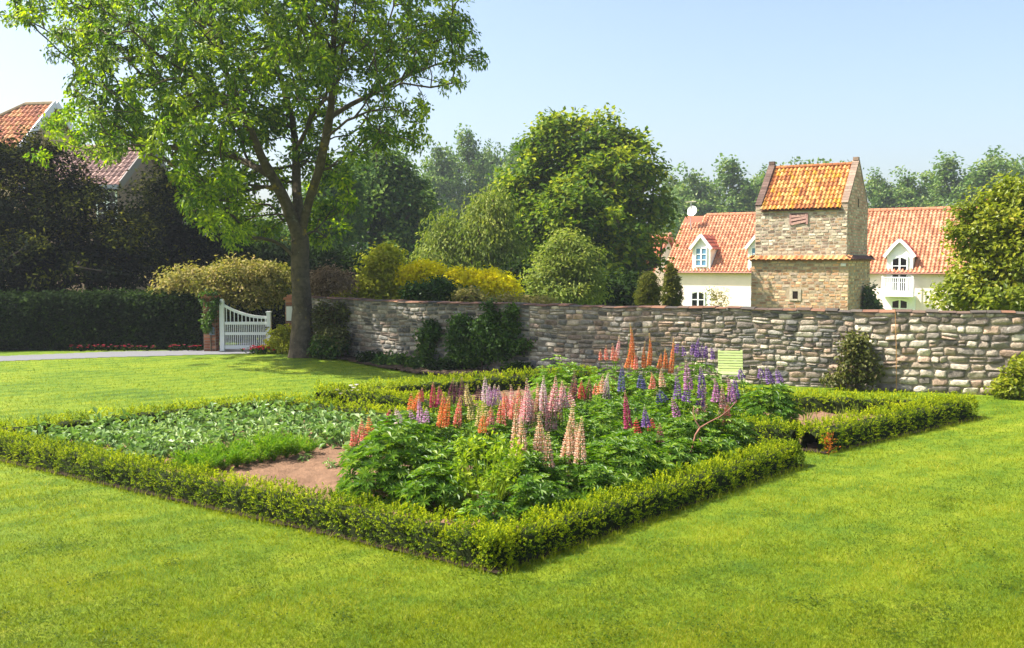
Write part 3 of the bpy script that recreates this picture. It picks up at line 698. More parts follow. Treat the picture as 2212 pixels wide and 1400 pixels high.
tree('shrub', 'low green bush at the wall foot right of the ash trunk', 'shrub', G(712, 772)[:2],
     [blob(712, 748, 22.5, 30, 16), blob(692, 752, 22.6, 16, 16)], 'vine', 110, 26, 0.12, 0.08, 0.05, 0.02, 65, parts=SH)

# ------------------------------------------------------------------ stone and brick faces
def stones(mb, s0, s1, z0, z1, rowh, lens, place, pal, rng, bulge, edge, skip=None, prof=(-1, -.8, -.3, .3, .8, 1), wob=0.0, gap=0.012, sink=0.02, split=0.0):
    """real courses: every stone a rounded block standing proud of the mortar; place(s, z, out) -> xyz"""
    a = np.array(prof); na = len(a); AA, BB = np.meshgrid(a, a)
    z = z0; pal = np.array(pal)
    while z < z1 - 0.03:
        h = rng.uniform(*rowh); h = min(h, z1 - z) if z1 - z - h > 0.05 else z1 - z
        s = s0 - rng.uniform(0, lens[0] * 0.0 + 0.001)
        while s < s1 - 0.02:
            l = rng.uniform(*lens); l = l if s1 - s - l > lens[0] * 0.5 else s1 - s
            cs, cz = s + l / 2, z + h / 2
            if skip is None or not skip(cs, cz, l, h):
              two = rng.uniform() < split
              for part in ((-1, 1) if two else (0,)):
                hh = h * (rng.uniform(0.86, 1.0) if wob else 1.0)
                cz = z + h / 2
                if two: cz, hh = cz + part * h / 4, hh / 2
                e = np.maximum(np.abs(AA), np.abs(BB)) > 0.99
                rr = 1 - edge * (AA ** 2) * (BB ** 2)
                sx = cs + AA * rr * (l / 2 - gap / 2); sz = cz + BB * rr * (hh / 2 - gap / 2)
                if wob:
                    an = rng.normal(0, 0.055 * wob); u0, w0 = sx - cs, sz - cz - rng.normal(0, 0.05) * hh
                    sx, sz = cs + u0 * math.cos(an) - w0 * math.sin(an), cz + u0 * math.sin(an) + w0 * math.cos(an)
                    cr = rng.uniform(-0.16, 0.16, 4) * wob   # uneven quarry corners
                    wt = cr[0] * (AA < 0) * (BB < 0) + cr[1] * (AA > 0) * (BB < 0) + cr[2] * (AA < 0) * (BB > 0) + cr[3] * (AA > 0) * (BB > 0)
                    sz = sz + wt * AA * BB * hh * 0.5 * np.sign(AA * BB) * np.sign(BB); sx = sx - np.abs(wt) * AA * np.abs(BB) * l * 0.12
                    sx = sx + rng.normal(0, 0.05, AA.shape) * l * wob; sz = sz + rng.normal(0, 0.05, AA.shape) * hh * wob
                o = bulge * (1 - 0.35 * AA ** 2 - 0.35 * BB ** 2) * rng.uniform(0.6, 1.3) + rng.normal(0, 0.12, AA.shape) * bulge
                o = o + bulge * 0.35 * (rng.normal() * AA + rng.normal() * BB)
                o = np.where(e, -sink, np.maximum(o, 0.002))
                V = place(sx.ravel(), sz.ravel(), o.ravel())
                i = (np.arange(na - 1)[:, None] * na + np.arange(na - 1)[None]).ravel()
                c = pal[rng.integers(len(pal))] * rng.uniform(0.85, 1.35)
                mb.add(V, np.stack([i, i + 1, i + na + 1, i + na], -1), c)
            s += l
        z += h

def cols(*a): return [lin(*q) for q in a]

# ------------------------------------------------------------------ the garden stone wall
WP = np.array([[-5.05, 24.3], [-4.73, 23.9], [-3.3, 22.4], [-1.62, 20.98], [2.08, 19.1], [8.43, 16.4], [12.5, 14.7]])
wseg = np.linalg.norm(np.diff(WP, axis=0), axis=1); wcum = np.concatenate([[0], np.cumsum(wseg)]); WL = wcum[-1]
WH_ = 1.37
def wallat(s, z, o):
    s = np.asarray(s, float); x, y = np.interp(s, wcum, WP[:, 0]), np.interp(s, wcum, WP[:, 1])
    e = 0.4; x2, y2 = np.interp(np.minimum(s + e, WL), wcum, WP[:, 0]), np.interp(np.minimum(s + e, WL), wcum, WP[:, 1])
    x1, y1 = np.interp(np.maximum(s - e, 0), wcum, WP[:, 0]), np.interp(np.maximum(s - e, 0), wcum, WP[:, 1])
    d = nrm(np.stack([x2 - x1, y2 - y1], -1))
    return np.stack([x + d[:, 1] * o, y - d[:, 0] * o, z + (0.018 * np.sin(s * 1.3) + 0.014 * np.sin(s * 4.1 + z * 5)) * np.minimum(1, z) * np.clip((1.5 - z) * 4, 0.3, 1)], -1)

def gwall():
    rng = np.random.default_rng(70)
    root = np.array([*WP[4], 0.0])
    o = empty('stone_wall', root, 'long weathered rubble stone wall with a thin tile coping across the back of the garden', 'wall')
    mb = MB(); S = np.linspace(0, WL, 60)
    ring = [(0.0, -0.1), (0.0, WH_), (-0.40, WH_), (-0.40, -1.2)]
    V = np.stack([wallat(S, np.full(60, z), np.full(60, q)) for q, z in ring], 1).reshape(-1, 3)
    i = (np.arange(59)[:, None] * 4 + np.arange(3)[None]).ravel()
    mb.add(V, [np.stack([i, i + 4, i + 5, i + 1], -1), np.array([[0, 1, 2, 3], [236, 239, 238, 237]])], lin(136, 125, 110))
    mb.build('mortar', M['mortar'], o, loc=root)
    grey = cols((124, 120, 112), (104, 102, 96), (142, 136, 124), (90, 86, 80), (152, 142, 126), (128, 112, 98))
    warm = cols((168, 154, 134), (152, 136, 116), (182, 168, 148), (128, 116, 102), (166, 142, 120), (140, 131, 118), (194, 182, 160), (112, 104, 94))
    mid = grey + warm
    mb = MB(); P5 = (-1, -.86, -.45, .45, .86, 1)
    stones(mb, 0.0, 7.0, 0, WH_, (0.06, 0.11), (0.12, 0.36), wallat, grey, rng, 0.020, 0.16, prof=P5, wob=0.6, gap=0.008, sink=0.006, split=0.15)
    stones(mb, 7.0, 13.2, 0, WH_, (0.075, 0.125), (0.10, 0.34), wallat, mid, rng, 0.022, 0.14, prof=P5, wob=0.8, gap=0.004, sink=0.004, split=0.2)
    stones(mb, 13.2, WL, 0, WH_, (0.09, 0.155), (0.12, 0.36), wallat, warm, rng, 0.032, 0.15, prof=P5, wob=1.0, gap=0.004, sink=0.005, split=0.12)
    mb.build('stonework', M['stone'], o, True, loc=root)
    mb = MB(); s = 0.0
    pal = cols((96, 78, 64), (116, 84, 64), (84, 76, 66), (130, 94, 70))
    th = np.linspace(0, np.pi, 7)
    while s < WL - 0.1:
        l = min(rng.uniform(0.2, 0.28), WL - s); dz = rng.uniform(-0.01, 0.012); r = rng.uniform(0.02, 0.042)
        c = pal[rng.integers(4)] * rng.uniform(0.7, 1.2)
        rings = [wallat(np.full(7, s + q), WH_ + dz + 0.002 + r * np.sin(th), -0.2 + np.cos(th) * 0.25) for q in (0.004, l - 0.004)]
        i = np.arange(6)
        mb.add(np.concatenate(rings), [np.stack([i, i + 1, i + 8, i + 7], -1), np.array([[0, 6, 5, 1], [1, 5, 4, 2]]), np.array([[2, 4, 3]]), np.array([[7, 8, 12, 13], [8, 9, 11, 12]]), np.array([[9, 10, 11]])], c)
        s += l
    mb.build('coping', M['tile'], o, loc=root)
gwall()

def onwall(px, py, o=0.0):
    d = 20.0
    for _ in range(30): d = 0.5 * d + 0.5 * float(walld((px - CX) / F * d))
    return P(px, py, d - o)

def wblob(px, py, rx, ry, o=0.12, dep=0.14):
    p = onwall(px, py, o); s = p[1] / F
    return (*p, rx * s, dep, ry * s)

def climber(label, blobs, foot, mat, n, seed, per=22, L=0.075, name='climbing_plant', cr=0.10):
    base = np.array([*onwall(*foot, 0.16)[:2], 0.0])
    tree(name, label, 'climber', base, blobs, mat, n, per, cr, L, L * 0.7, 0.022, seed, parts=('foliage', 'stem'), droop=0.3, up=0.3, shell=0.2, uneven=0.25)
climber('dense green climber spread wide over the middle of the grey stone wall', [wblob(1010, 738, 44, 44), wblob(1058, 722, 42, 42), wblob(1058, 678, 12, 26), wblob(1106, 690, 12, 34), wblob(1086, 735, 32, 36), wblob(1000, 700, 24, 18), wblob(1000, 776, 34, 18), wblob(1122, 745, 20, 12), wblob(1030, 768, 40, 18)], (1040, 785), 'vine', 620, 71)
climber('narrow sparse climber on the grey wall left of the dense one', [wblob(925, 735, 20, 36), wblob(935, 715, 22, 20), wblob(920, 765, 14, 22)], (925, 790), 'vine', 120, 72)
climber('leafy climbing rose against the stone wall behind the bare bed', [wblob(1850, 780, 34, 42, 0.2, 0.18), wblob(1842, 745, 22, 24, 0.2), wblob(1880, 800, 28, 30, 0.2), wblob(1820, 815, 40, 22, 0.2), wblob(1865, 745, 12, 22, 0.2)], (1850, 840), 'rose', 125, 73, 18, 0.07, 'rose_bush')
climber('yellowing shrub at the wall foot by the right edge of the picture', [wblob(2195, 815, 26, 36, 0.25, 0.2), wblob(2180, 840, 34, 20, 0.3, 0.2), wblob(2215, 790, 24, 26, 0.25, 0.2)], (2195, 858), 'right', 130, 74, 18, 0.07, 'wall_shrub')
mb = MB(); a = onwall(1936, 852, 0.10); b = onwall(1934, 672, 0.09); a[2] = 0
tube(mb, [a, (a + b) / 2 + [0.01, 0, 0], b], 0.007, 6, lin(176, 132, 84))
tag(mb.build('bamboo_cane', M['wood'], None, loc=a), 'thin upright tan cane leaning on the stone wall right of the climbing rose', 'cane')
# low plants along the wall foot
for k, (px, py, rx, ry, m, lab) in enumerate([(850, 772, 40, 12, 'darktree', 'grey green low plant at the wall foot left of the narrow climber'), (905, 780, 26, 12, 'vine', 'small leafy plant under the narrow climber'),
        (805, 768, 26, 12, 'darkhedge', 'dark low plant at the wall foot near the ash shadow'), (1116, 788, 24, 14, 'darkhedge', 'small round dark shrub at the wall foot right of the dense climber'), (960, 788, 40, 9, 'darkhedge', 'dark ground plants at the foot of the dense climber')]):
    g = onwall(px, py + 6, 0.45); g[2] = 0; s = g[1] / F
    tree('low_plant', lab, 'plant', g, [(g[0], g[1], ry * s * 0.6, rx * s, 0.25, ry * s)], m, 46, 20, 0.12, 0.10, 0.055, 0.015, 80 + k, parts=SH, shell=0.3)

# ------------------------------------------------------------------ gate and brick piers
GD = 24.9
def px2x(px, d): return (px - CX) / F * d
def gate():
    xl, xr = px2x(479, GD), px2x(580, GD)
    root = np.array([(xl + xr) / 2, GD, 0.0]); h = (xr - xl) / 2
    o = empty('gate', root, 'white painted wooden gate with a swooping top rail between brick piers', 'gate')
    c = lin(226, 226, 224)
    mb = MB(); box(mb, -h - .055, -h + .055, -.05, .05, 0.02, 1.28, c); box(mb, -h - .035, -h + .035, -.03, .03, 1.28, 1.32, c); mb.build('post', M['white'], o)
    mb = MB(); box(mb, h - .05, h + .05, -.05, .05, 0.02, .98, c); box(mb, h - .065, h + .065, -.065, .065, .98, 1.01, c); mb.build('post', M['white'], o)
    for z0, z1 in ((0.07, 0.16), (0.42, 0.49), (0.68, 0.75)):
        mb = MB(); box(mb, -h + .056, h - .051, -.03, .03, z0, z1, c); mb.build('rail', M['white'], o)
    t = np.linspace(0, 1, 15); xx = -h + .056 + t * (2 * h - .107); zz = 0.86 + 0.30 * (1 - t) ** 2.1
    mb = MB()
    for i in range(14): bar(mb, (xx[i] - .004, 0, zz[i]), (xx[i + 1] + .004, 0, zz[i + 1]), 0.065, 0.055 - .0004 * i, (0, 0, 1), c)
    mb.build('top_rail', M['white'], o)
    mb = MB()
    for k in range(11):
        x = -h + .11 + k * (2 * h - .2) / 10; zt = np.interp(x, xx, zz) - 0.03
        box(mb, x - .009, x + .009, -.012, .012, .751, zt, c)
    for k in range(22):
        x = -h + .09 + k * (2 * h - .17) / 21
        box(mb, x - .008, x + .008, -.012, .012, .491, .679, c); box(mb, x - .008, x + .008, -.012, .012, .161, .419, c)
    mb.build('bars', M['white'], o)
    mb = MB(); box(mb, h - .10, h + .02, -.075, -.051, .60, .63, lin(60, 60, 62)); mb.build('latch', M['metal'], o)
gate()
def pier(px, w, top, label, seed, panel):
    rng = np.random.default_rng(seed); x = px2x(px, 25.05); root = np.array([x, 25.05, 0])
    o = empty('brick_pier', root, label, 'pier', 'brick gate piers')
    pal = cols((150, 92, 70), (136, 84, 64), (170, 118, 92), (120, 80, 64))
    mb = MB(); box(mb, -w / 2, w / 2, -w / 2, w / 2, -.05, top, lin(150, 130, 112))
    mb.build('mortar', M['mortar'], o)
    mb = MB()
    for k in range(4):
        a = k * math.pi / 2; ca, sa = math.cos(a), math.sin(a)
        def pl(s, z, q, ca=ca, sa=sa):
            y = -(w / 2 + q); return np.stack([s * ca - y * sa, s * sa + y * ca, z], -1)
        stones(mb, -w / 2, w / 2, 0, top, (0.07, 0.075), (0.18, 0.22), pl, pal, rng, 0.008, 0.02, prof=(-1, -.92, .92, 1))
    mb.build('brickwork', M['brick'], o)
    mb = MB(); box(mb, -w / 2 - .04, w / 2 + .04, -w / 2 - .04, w / 2 + .04, top, top + .06, lin(168, 112, 86))
    box(mb, -w / 2 + .03, w / 2 - .03, -w / 2 + .03, w / 2 - .03, top + .06, top + .12, lin(176, 120, 92)); mb.build('cap', M['brick'], o)
    mb = MB()
    if panel: box(mb, -w / 2 + .03, w / 2 - .05, -w / 2 - .035, -w / 2 - .012, 0.78, 1.14, lin(222, 220, 214)); mb.build('plaque', M['white'], o)
    else: box(mb, w / 2 - .14, w / 2 - .02, -w / 2 - .06, -w / 2 - .012, 0.42, 0.62, lin(120, 128, 146)); mb.build('letter_box', M['metal'], o)
pier(455, 0.30, 1.34, 'ivy topped brick pier at the hinge side of the white gate with a grey box', 90, False)
pier(637, 0.40, 1.30, 'brick pier with a pale plaque half hidden by the ash trunk', 91, True)

tree('ivy', 'dark ivy hanging over the brick pier beside the white gate', 'climber', np.array([px2x(452, 24.8), 24.85, 0]), [blob(455, 648, 24.95, 16, 18, 1.0), blob(450, 690, 24.85, 9, 30, .8), blob(462, 665, 24.85, 9, 18, .8)], 'vine', 70, 26, 0.09, 0.07, 0.05, 0.015, 92, parts=SH, shell=0.5)
tree('shrub', 'dark foliage mass added behind the white gate to fill the shaded void', 'shrub', np.array([px2x(545, 28.5), 28.5, 0]), [blob(500, 690, 28.5, 50, 45), blob(570, 690, 28.5, 60, 45), blob(530, 660, 28.2, 70, 25)], 'yew', 200, 30, 0.3, 0.16, 0.08, 0.05, 93, parts=SH, shell=0.3)  # added dark mass, stands in for the shaded void under the climber
# red flower clumps
def flowers(label, cen, rx, rz, n, seed, c1, c2, group=None, name='red_flowers', leafm='vine'):
    rng = np.random.default_rng(seed); base = np.array([cen[0], cen[1], 0.0])
    o = empty(name, base, label, 'flowers', group)
    p = np.stack([rng.normal(0, rx * 0.5, n), rng.normal(0, rx * 0.25, n), rz * rng.uniform(0.55, 1.0, n)], -1)
    mb = MB(); cc = np.array([c1, c2])[rng.integers(0, 2, n)] * rng.uniform(0.8, 1.15, (n, 1))
    for k in range(5):
        a = k * 1.2566 + rng.uniform(0, 1, n)
        d = np.stack([np.cos(a), np.sin(a), 0.5 + 0 * a], -1)
        leaves(mb, p, d, np.array([0, -.3, 1.0]) + 0.3 * runit(n, rng), 0.045, 0.042, cc, 0.1, 0.6)
    mb.build('blooms', M['petal'], o)
    q = np.repeat(p, 5, 0) * np.array([1, 1, 0]) + rng.normal(size=(n * 5, 3)) * 0.03 + np.stack([0 * a for a in range(0)] or [np.zeros(n * 5), np.zeros(n * 5), rng.uniform(0, rz * 0.7, n * 5)], -1)
    q[:, 2] = np.maximum(q[:, 2], 0.01); mb = MB()
    leaves(mb, q, runit(n * 5, rng) + np.array([0, 0, 0.9]), runit(n * 5, rng), 0.09, 0.03, np.stack([rng.uniform(0, 1, n * 5)] * 3, -1))
    mb.build('leaves', M[leafm], o)
flowers('clump of bright red and pink flowers at the foot of the white gate', G(568, 766), 0.34, 0.20, 120, 95, lin(214, 36, 52), lin(232, 70, 96))
for k, (px, lab) in enumerate([(165, 'first'), (215, 'second'), (262, 'third'), (322, 'fourth'), (372, 'fifth'), (412, 'sixth')]):
    g = P(px, 750, 25.1); flowers('dim red flower clump at the dark hedge foot, %s from the left' % lab, g, 0.26, 0.15, 12, 100 + k, lin(140, 26, 44), lin(122, 34, 56), 'red flowers along the foot of the dark hedge', leafm='darkhedge')  # reds darkened, the shade at the hedge foot is put into the petals

# ------------------------------------------------------------------ roofs of real pantiles
def pantiles(mb, o, ex, es, W, S, ncol, nrow, pal, rng, amp=0.035, clip=None):
    o, ex, es = np.array(o, float), nrm(np.array(ex, float)), nrm(np.array(es, float)); en = np.cross(ex, es)
    cw, rh = W / ncol, S / nrow
    u = np.linspace(0, 1, 6); prof = amp * (np.cos(2 * np.pi * (u - 0.28)) * 0.8 + 0.25 * np.cos(4 * np.pi * u))
    pal = np.array(pal)
    for r in range(nrow):
        for k in range(ncol):
            if clip is not None and not clip((k + .5) * cw, (r + .5) * rh): continue
            j = rng.normal(0, 0.006)
            lo = o + np.outer((k + u * 1.02) * cw, ex) + es * (r * rh - 0.03 + j) + np.outer(prof + 0.035 + rng.normal(0, 0.004), en)
            hi = o + np.outer((k + u * 1.02) * cw, ex) + es * ((r + 1) * rh) + np.outer(prof, en)
            un = lo - np.outer(np.full(6, 0.03), en)
            i = np.arange(5)
            mb.add(np.concatenate([un, lo, hi]), np.concatenate([np.stack([i, i + 1, i + 7, i + 6], -1), np.stack([i + 6, i + 7, i + 13, i + 12], -1)]), pal[rng.integers(len(pal))] * rng.uniform(0.8, 1.18))

def roofslab(mb, a, b, c_, d, t, c):
    v = np.array([a, b, c_, d], float); n = nrm(np.cross(v[1] - v[0], v[3] - v[0])) * t
    mb.add(np.concatenate([v - n, v]), BOXF, c)

# ------------------------------------------------------------------ dovecote tower
def dovecote():
    rng = np.random.default_rng(120); th = math.radians(32); W, D = 4.0, 3.8
    ex, ey = np.array([math.cos(th), -math.sin(th)]), np.array([math.sin(th), math.cos(th)])
    cor = np.array([px2x(1832, 40), 40.0]); cen = cor - ex * W / 2 + ey * D / 2; z0 = -1.75
    o = empty('dovecote', (cen[0], cen[1], z0), 'square old brick dovecote tower with a steep orange tiled gable roof', 'dovecote', rz=-th)
    CZ, EZ, RZ = 2.40 - z0, 4.50 - z0, 6.34 - z0; w2, d2 = 3.78, 3.58
    low = cols((190, 156, 120), (176, 136, 104), (206, 178, 140), (158, 122, 94), (196, 150, 108), (168, 150, 128))
    upp = cols((176, 160, 136), (190, 172, 142), (160, 134, 108), (200, 186, 162), (150, 124, 100), (184, 150, 116), (140, 120, 104))
    gab = cols((188, 144, 122), (198, 160, 138), (172, 128, 108), (184, 138, 120), (204, 174, 154))
    def faces(mb, w, d, za, zb, pal4, skipf=None, rowh=(0.115, 0.13)):
        for k, (hw, hd) in enumerate(((w / 2, d / 2), (d / 2, w / 2), (w / 2, d / 2), (d / 2, w / 2))):
            a = k * math.pi / 2; ca, sa = math.cos(a), math.sin(a)
            def pl(s, z, q, ca=ca, sa=sa, hd=hd):
                y = -(hd + q); return np.stack([s * ca - y * sa, s * sa + y * ca, z], -1)
            stones(mb, -hw, hw, za, zb, rowh, (0.16, 0.34), pl, pal4[k], rng, 0.016, 0.06, skipf if k == 0 else None, prof=(-1, -.88, .88, 1), wob=0.25, gap=0.022)
    mb = MB(); box(mb, -W / 2, W / 2, -D / 2, D / 2, 0, CZ, lin(178, 158, 130)); box(mb, -w2 / 2, w2 / 2, -d2 / 2, d2 / 2, CZ, EZ, lin(176, 162, 140))
    mb.build('mortar', M['mortar'], o)
    nz = 0.92 - z0
    sk = lambda s, z, l, h: abs(s + 0.12) < 0.22 + l / 2 and abs(z - nz) < 0.24 + h / 2
    mb = MB(); faces(mb, W, D, 0.3, CZ, [low, low, low, low], sk); mb.build('lower_wall', M['brick'], o)
    hz = 4.06 - z0
    sk2 = lambda s, z, l, h: abs(s + 0.06) < 0.38 + l / 2 and abs(z - hz) < 0.26 + h / 2
    mb = MB(); faces(mb, w2, d2, CZ + .2, EZ, [upp, gab, upp, gab], sk2); mb.build('upper_wall', M['brick'], o)
    # gable ends
    for sgn in (1, -1):
        x0, x1 = (w2 / 2 - 0.24, w2 / 2) if sgn > 0 else (-w2 / 2, -w2 / 2 + 0.24)
        mb = MB(); y = d2 / 2; par = 0.10
        pr = [(-y, EZ), (y, EZ), (y, EZ + 0.12), (0, RZ + par + .04), (-y, EZ + 0.12)]
        v = [[x0, a, b] for a, b in pr] + [[x1, a, b] for a, b in pr]
        mb.add(v, [np.array([[0, 5, 6, 1], [1, 6, 7, 2], [2, 7, 8, 3], [3, 8, 9, 4], [4, 9, 5, 0]]), np.array([[4, 0, 1, 2], [5, 9, 7, 6]]), np.array([[2, 3, 4], [9, 8, 7]])], lin(172, 150, 130))
        g = MB()
        def pl(s, z, q, sgn=sgn): return np.stack([np.full(len(s), sgn * w2 / 2) + sgn * q, s * sgn, z], -1)
        zz = EZ
        while zz < RZ - 0.1:
            hw = y * (1 - (zz + 0.12 - EZ) / (RZ + par - EZ)); sk3 = (lambda s, z, l, h: abs(s) < 0.07 + l / 2 and abs(z - (4.72 - z0)) < 0.2) if sgn > 0 else None
            stones(g, -hw, hw, zz, zz + 0.124, (0.124, 0.125), (0.16, 0.32), pl, gab, rng, 0.014, 0.06, sk3, prof=(-1, -.88, .88, 1), wob=0.2, gap=0.02); zz += 0.124
        gm = mb.build('gable', M['mortar'], o); g.build('brickwork', M['brick'], gm)
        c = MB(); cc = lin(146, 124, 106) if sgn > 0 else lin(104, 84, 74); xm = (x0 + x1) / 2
        for q in (1, -1):
            n = 16
            for k in range(n):
                a = np.array([xm, q * y * (1 - k / n), EZ + .14 + (RZ + par - EZ - .08) * k / n]); b = np.array([xm, q * y * (1 - (k + .93) / n), EZ + .14 + (RZ + par - EZ - .08) * (k + .93) / n])
                bar(c, a, b, 0.27, 0.09, (1, 0, 0), cc * rng.uniform(0.7, 1.2))
        box(c, xm - .11, xm + .11, -.11, .11, RZ + par + .05, RZ + par + .19, cc)
        c.build('coping', M['brick'], gm)
    # roof
    mb = MB(); pal = cols((184, 126, 62), (172, 110, 58), (192, 144, 80), (158, 98, 56), (198, 156, 94), (180, 132, 44))
    wr = w2 - 0.5; run, rise = d2 / 2 + .10, RZ - EZ; sl = math.hypot(run, rise * run / (d2 / 2))
    for q in (-1, 1):
        e0 = np.array([-wr / 2 if q < 0 else wr / 2, q * run, EZ - 0.02]); es = np.array([0, -q * run, rise + 0.02])
        pantiles(mb, e0, (1 if q < 0 else -1, 0, 0), es, wr, np.linalg.norm(es), 19, 10, pal, rng, 0.042)
        roofslab(mb, e0 - [0, 0, .08], e0 + [wr * (1 if q < 0 else -1), 0, -.08], [-e0[0], 0, RZ - .06], [e0[0], 0, RZ - .06], 0.03, lin(90, 60, 44))
    rf = mb.build('roof', M['tile'], o)
    mb = MB(); t = np.linspace(-wr / 2, wr / 2, 13)
    for a, b in zip(t[:-1], t[1:]): tube(mb, [[a, 0, RZ + .01], [b - .012, 0, RZ + .02]], 0.085, 8, pal[3] * rng.uniform(0.8, 1.2))
    mb.build('ridge_tiles', M['tile'], rf)
    # tiled string course
    mb = MB(); pal2 = cols((184, 130, 80), (196, 148, 96), (170, 108, 66))
    for q, (hw, hd, ang) in enumerate(((W / 2 + .12, d2 / 2, 0), (D / 2 + .12, w2 / 2, 90), (W / 2 + .12, d2 / 2, 180), (D / 2 + .12, w2 / 2, 270))):
        a = math.radians(ang); rot = np.array([[math.cos(a), -math.sin(a), 0], [math.sin(a), math.cos(a), 0], [0, 0, 1]])
        t = MB(); run = (D - d2) / 2 + .16
        pantiles(t, [-hw, -hd - run, CZ - .02], (1, 0, 0), (0, run, 0.17), 2 * hw, math.hypot(run, .17), 20, 1, pal2 if q != 1 else cols((120, 82, 66), (104, 74, 62)), rng, 0.032)  # right side takes darker tiles: its shade is put into the colour
        for v, f, c in zip(t.v, t.f, t.c): pass
        mb.add(np.concatenate(t.v) @ rot.T, np.concatenate(t.f), np.concatenate(t.c))
    box(mb, -W / 2 - .05, W / 2 + .05, -D / 2 - .05, D / 2 + .05, CZ - .10, CZ - .045, lin(150, 106, 76))
    mb.build('string_course', M['tile'], o)
    # hatch and niche
    mb = MB(); y = -d2 / 2; hx = -0.06
    box(mb, hx - .36, hx + .36, y - .012, y - .003, hz - .22, hz + .22, lin(96, 72, 64)); box(mb, hx - .38, hx - .30, y - .045, y - .013, hz - .24, hz + .20, lin(168, 128, 118)); box(mb, hx + .30, hx + .38, y - .045, y - .013, hz - .24, hz + .20, lin(168, 128, 118))
    for k, (za, zb) in enumerate(((-.22, -.10), (-.06, .04), (.09, .14))): bar(mb, (hx - .30, y - .03, hz + za), (hx + .30, y - .03, hz + zb), 0.10, 0.03, (0, 0, 1), lin(186, 146, 132))
    mb.build('hatch', M['wood'], o)
    mb = MB(); y = -D / 2; nx_ = -0.12; c = lin(186, 172, 148)
    box(mb, nx_ - .24, nx_ - .11, y - .03, y - .002, nz - .24, nz + .24, c); box(mb, nx_ + .11, nx_ + .24, y - .03, y - .002, nz - .24, nz + .24, c * .9); box(mb, nx_ - .108, nx_ + .108, y - .028, y - .002, nz + .15, nz + .24, c); box(mb, nx_ - .108, nx_ + .108, y - .05, y - .002, nz - .24, nz - .17, c)
    nm = mb.build('niche', M['brick'], o)
    mb = MB(); box(mb, nx_ - .107, nx_ + .107, y - .008, y - .003, nz - .165, nz + .145, lin(44, 34, 28)); mb.build('opening', M['void'], nm)
    mb = MB(); box(mb, w2 / 2 + .004, w2 / 2 + .012, -.06, .06, 4.56 - z0, 4.90 - z0, lin(70, 48, 42)); mb.build('slit', M['void'], o)
    mb = MB(); box(mb, W / 2 - .30, W / 2 - .10, -D / 2 - .045, -D / 2 - .015, CZ - .30, CZ - .18, lin(224, 220, 210)); mb.build('stone_block', M['render'], o)
    return cen, ex, ey, W, D, z0
dv = dovecote()
p = np.array([*(dv[0] + dv[1] * (2.0 + .12) + dv[2] * 1.3), 0])
tree('shrub', 'small green shrub growing up the shaded right corner of the dovecote', 'shrub', p[:2], [blob(1878, 645, 42, 9, 26, 2), blob(1880, 665, 42, 12, 18, 2)], 'vine', 60, 24, 0.22, 0.17, 0.10, 0.04, 125, parts=SH)

# ------------------------------------------------------------------ the long white house
def window(parent, x0, x1, y, z0, z1, nx_, nz_, pane, arch=0.0, fr=0.07):
    """frame on the wall face y (front is -y), panes a little behind its front"""
    c = lin(238, 238, 236); mb = MB()
    box(mb, x0 - fr, x0, y - .05, y - .004, z0 - fr, z1 + fr, c); box(mb, x1, x1 + fr, y - .05, y - .004, z0 - fr, z1 + fr, c)
    box(mb, x0, x1, y - .048, y - .004, z1, z1 + fr, c); box(mb, x0, x1, y - .07, y - .004, z0 - fr, z0, c)
    for k in range(1, nx_):
        x = x0 + (x1 - x0) * k / nx_; t = 0.045 if k * 2 == nx_ else 0.02
        box(mb, x - t, x + t, y - .044, y - .016, z0, z1, c)
    for k in range(1, nz_):
        z = z0 + (z1 - z0) * k / nz_; box(mb, x0, x1, y - .040, y - .016, z - .022, z + .022, c)
    if arch:
        for s, a, b in ((1, x0, (x0 + x1) / 2 - .045), (-1, x1, (x0 + x1) / 2 + .045)):
            mb.add([[a, y - .036, z1], [a, y - .036, z1 - arch], [b, y - .036, z1], [a, y - .016, z1], [a, y - .016, z1 - arch], [b, y - .016, z1]], [np.array([[0, 1, 2], [3, 5, 4]]), np.array([[1, 4, 5, 2]])], c)
    f = mb.build('window', M['white'], parent)
    mb = MB(); box(mb, x0, x1, y - .014, y - .006, z0, z1, (0.5, 0.5, 0.5)); mb.build('pane', M[pane], f)
    return f

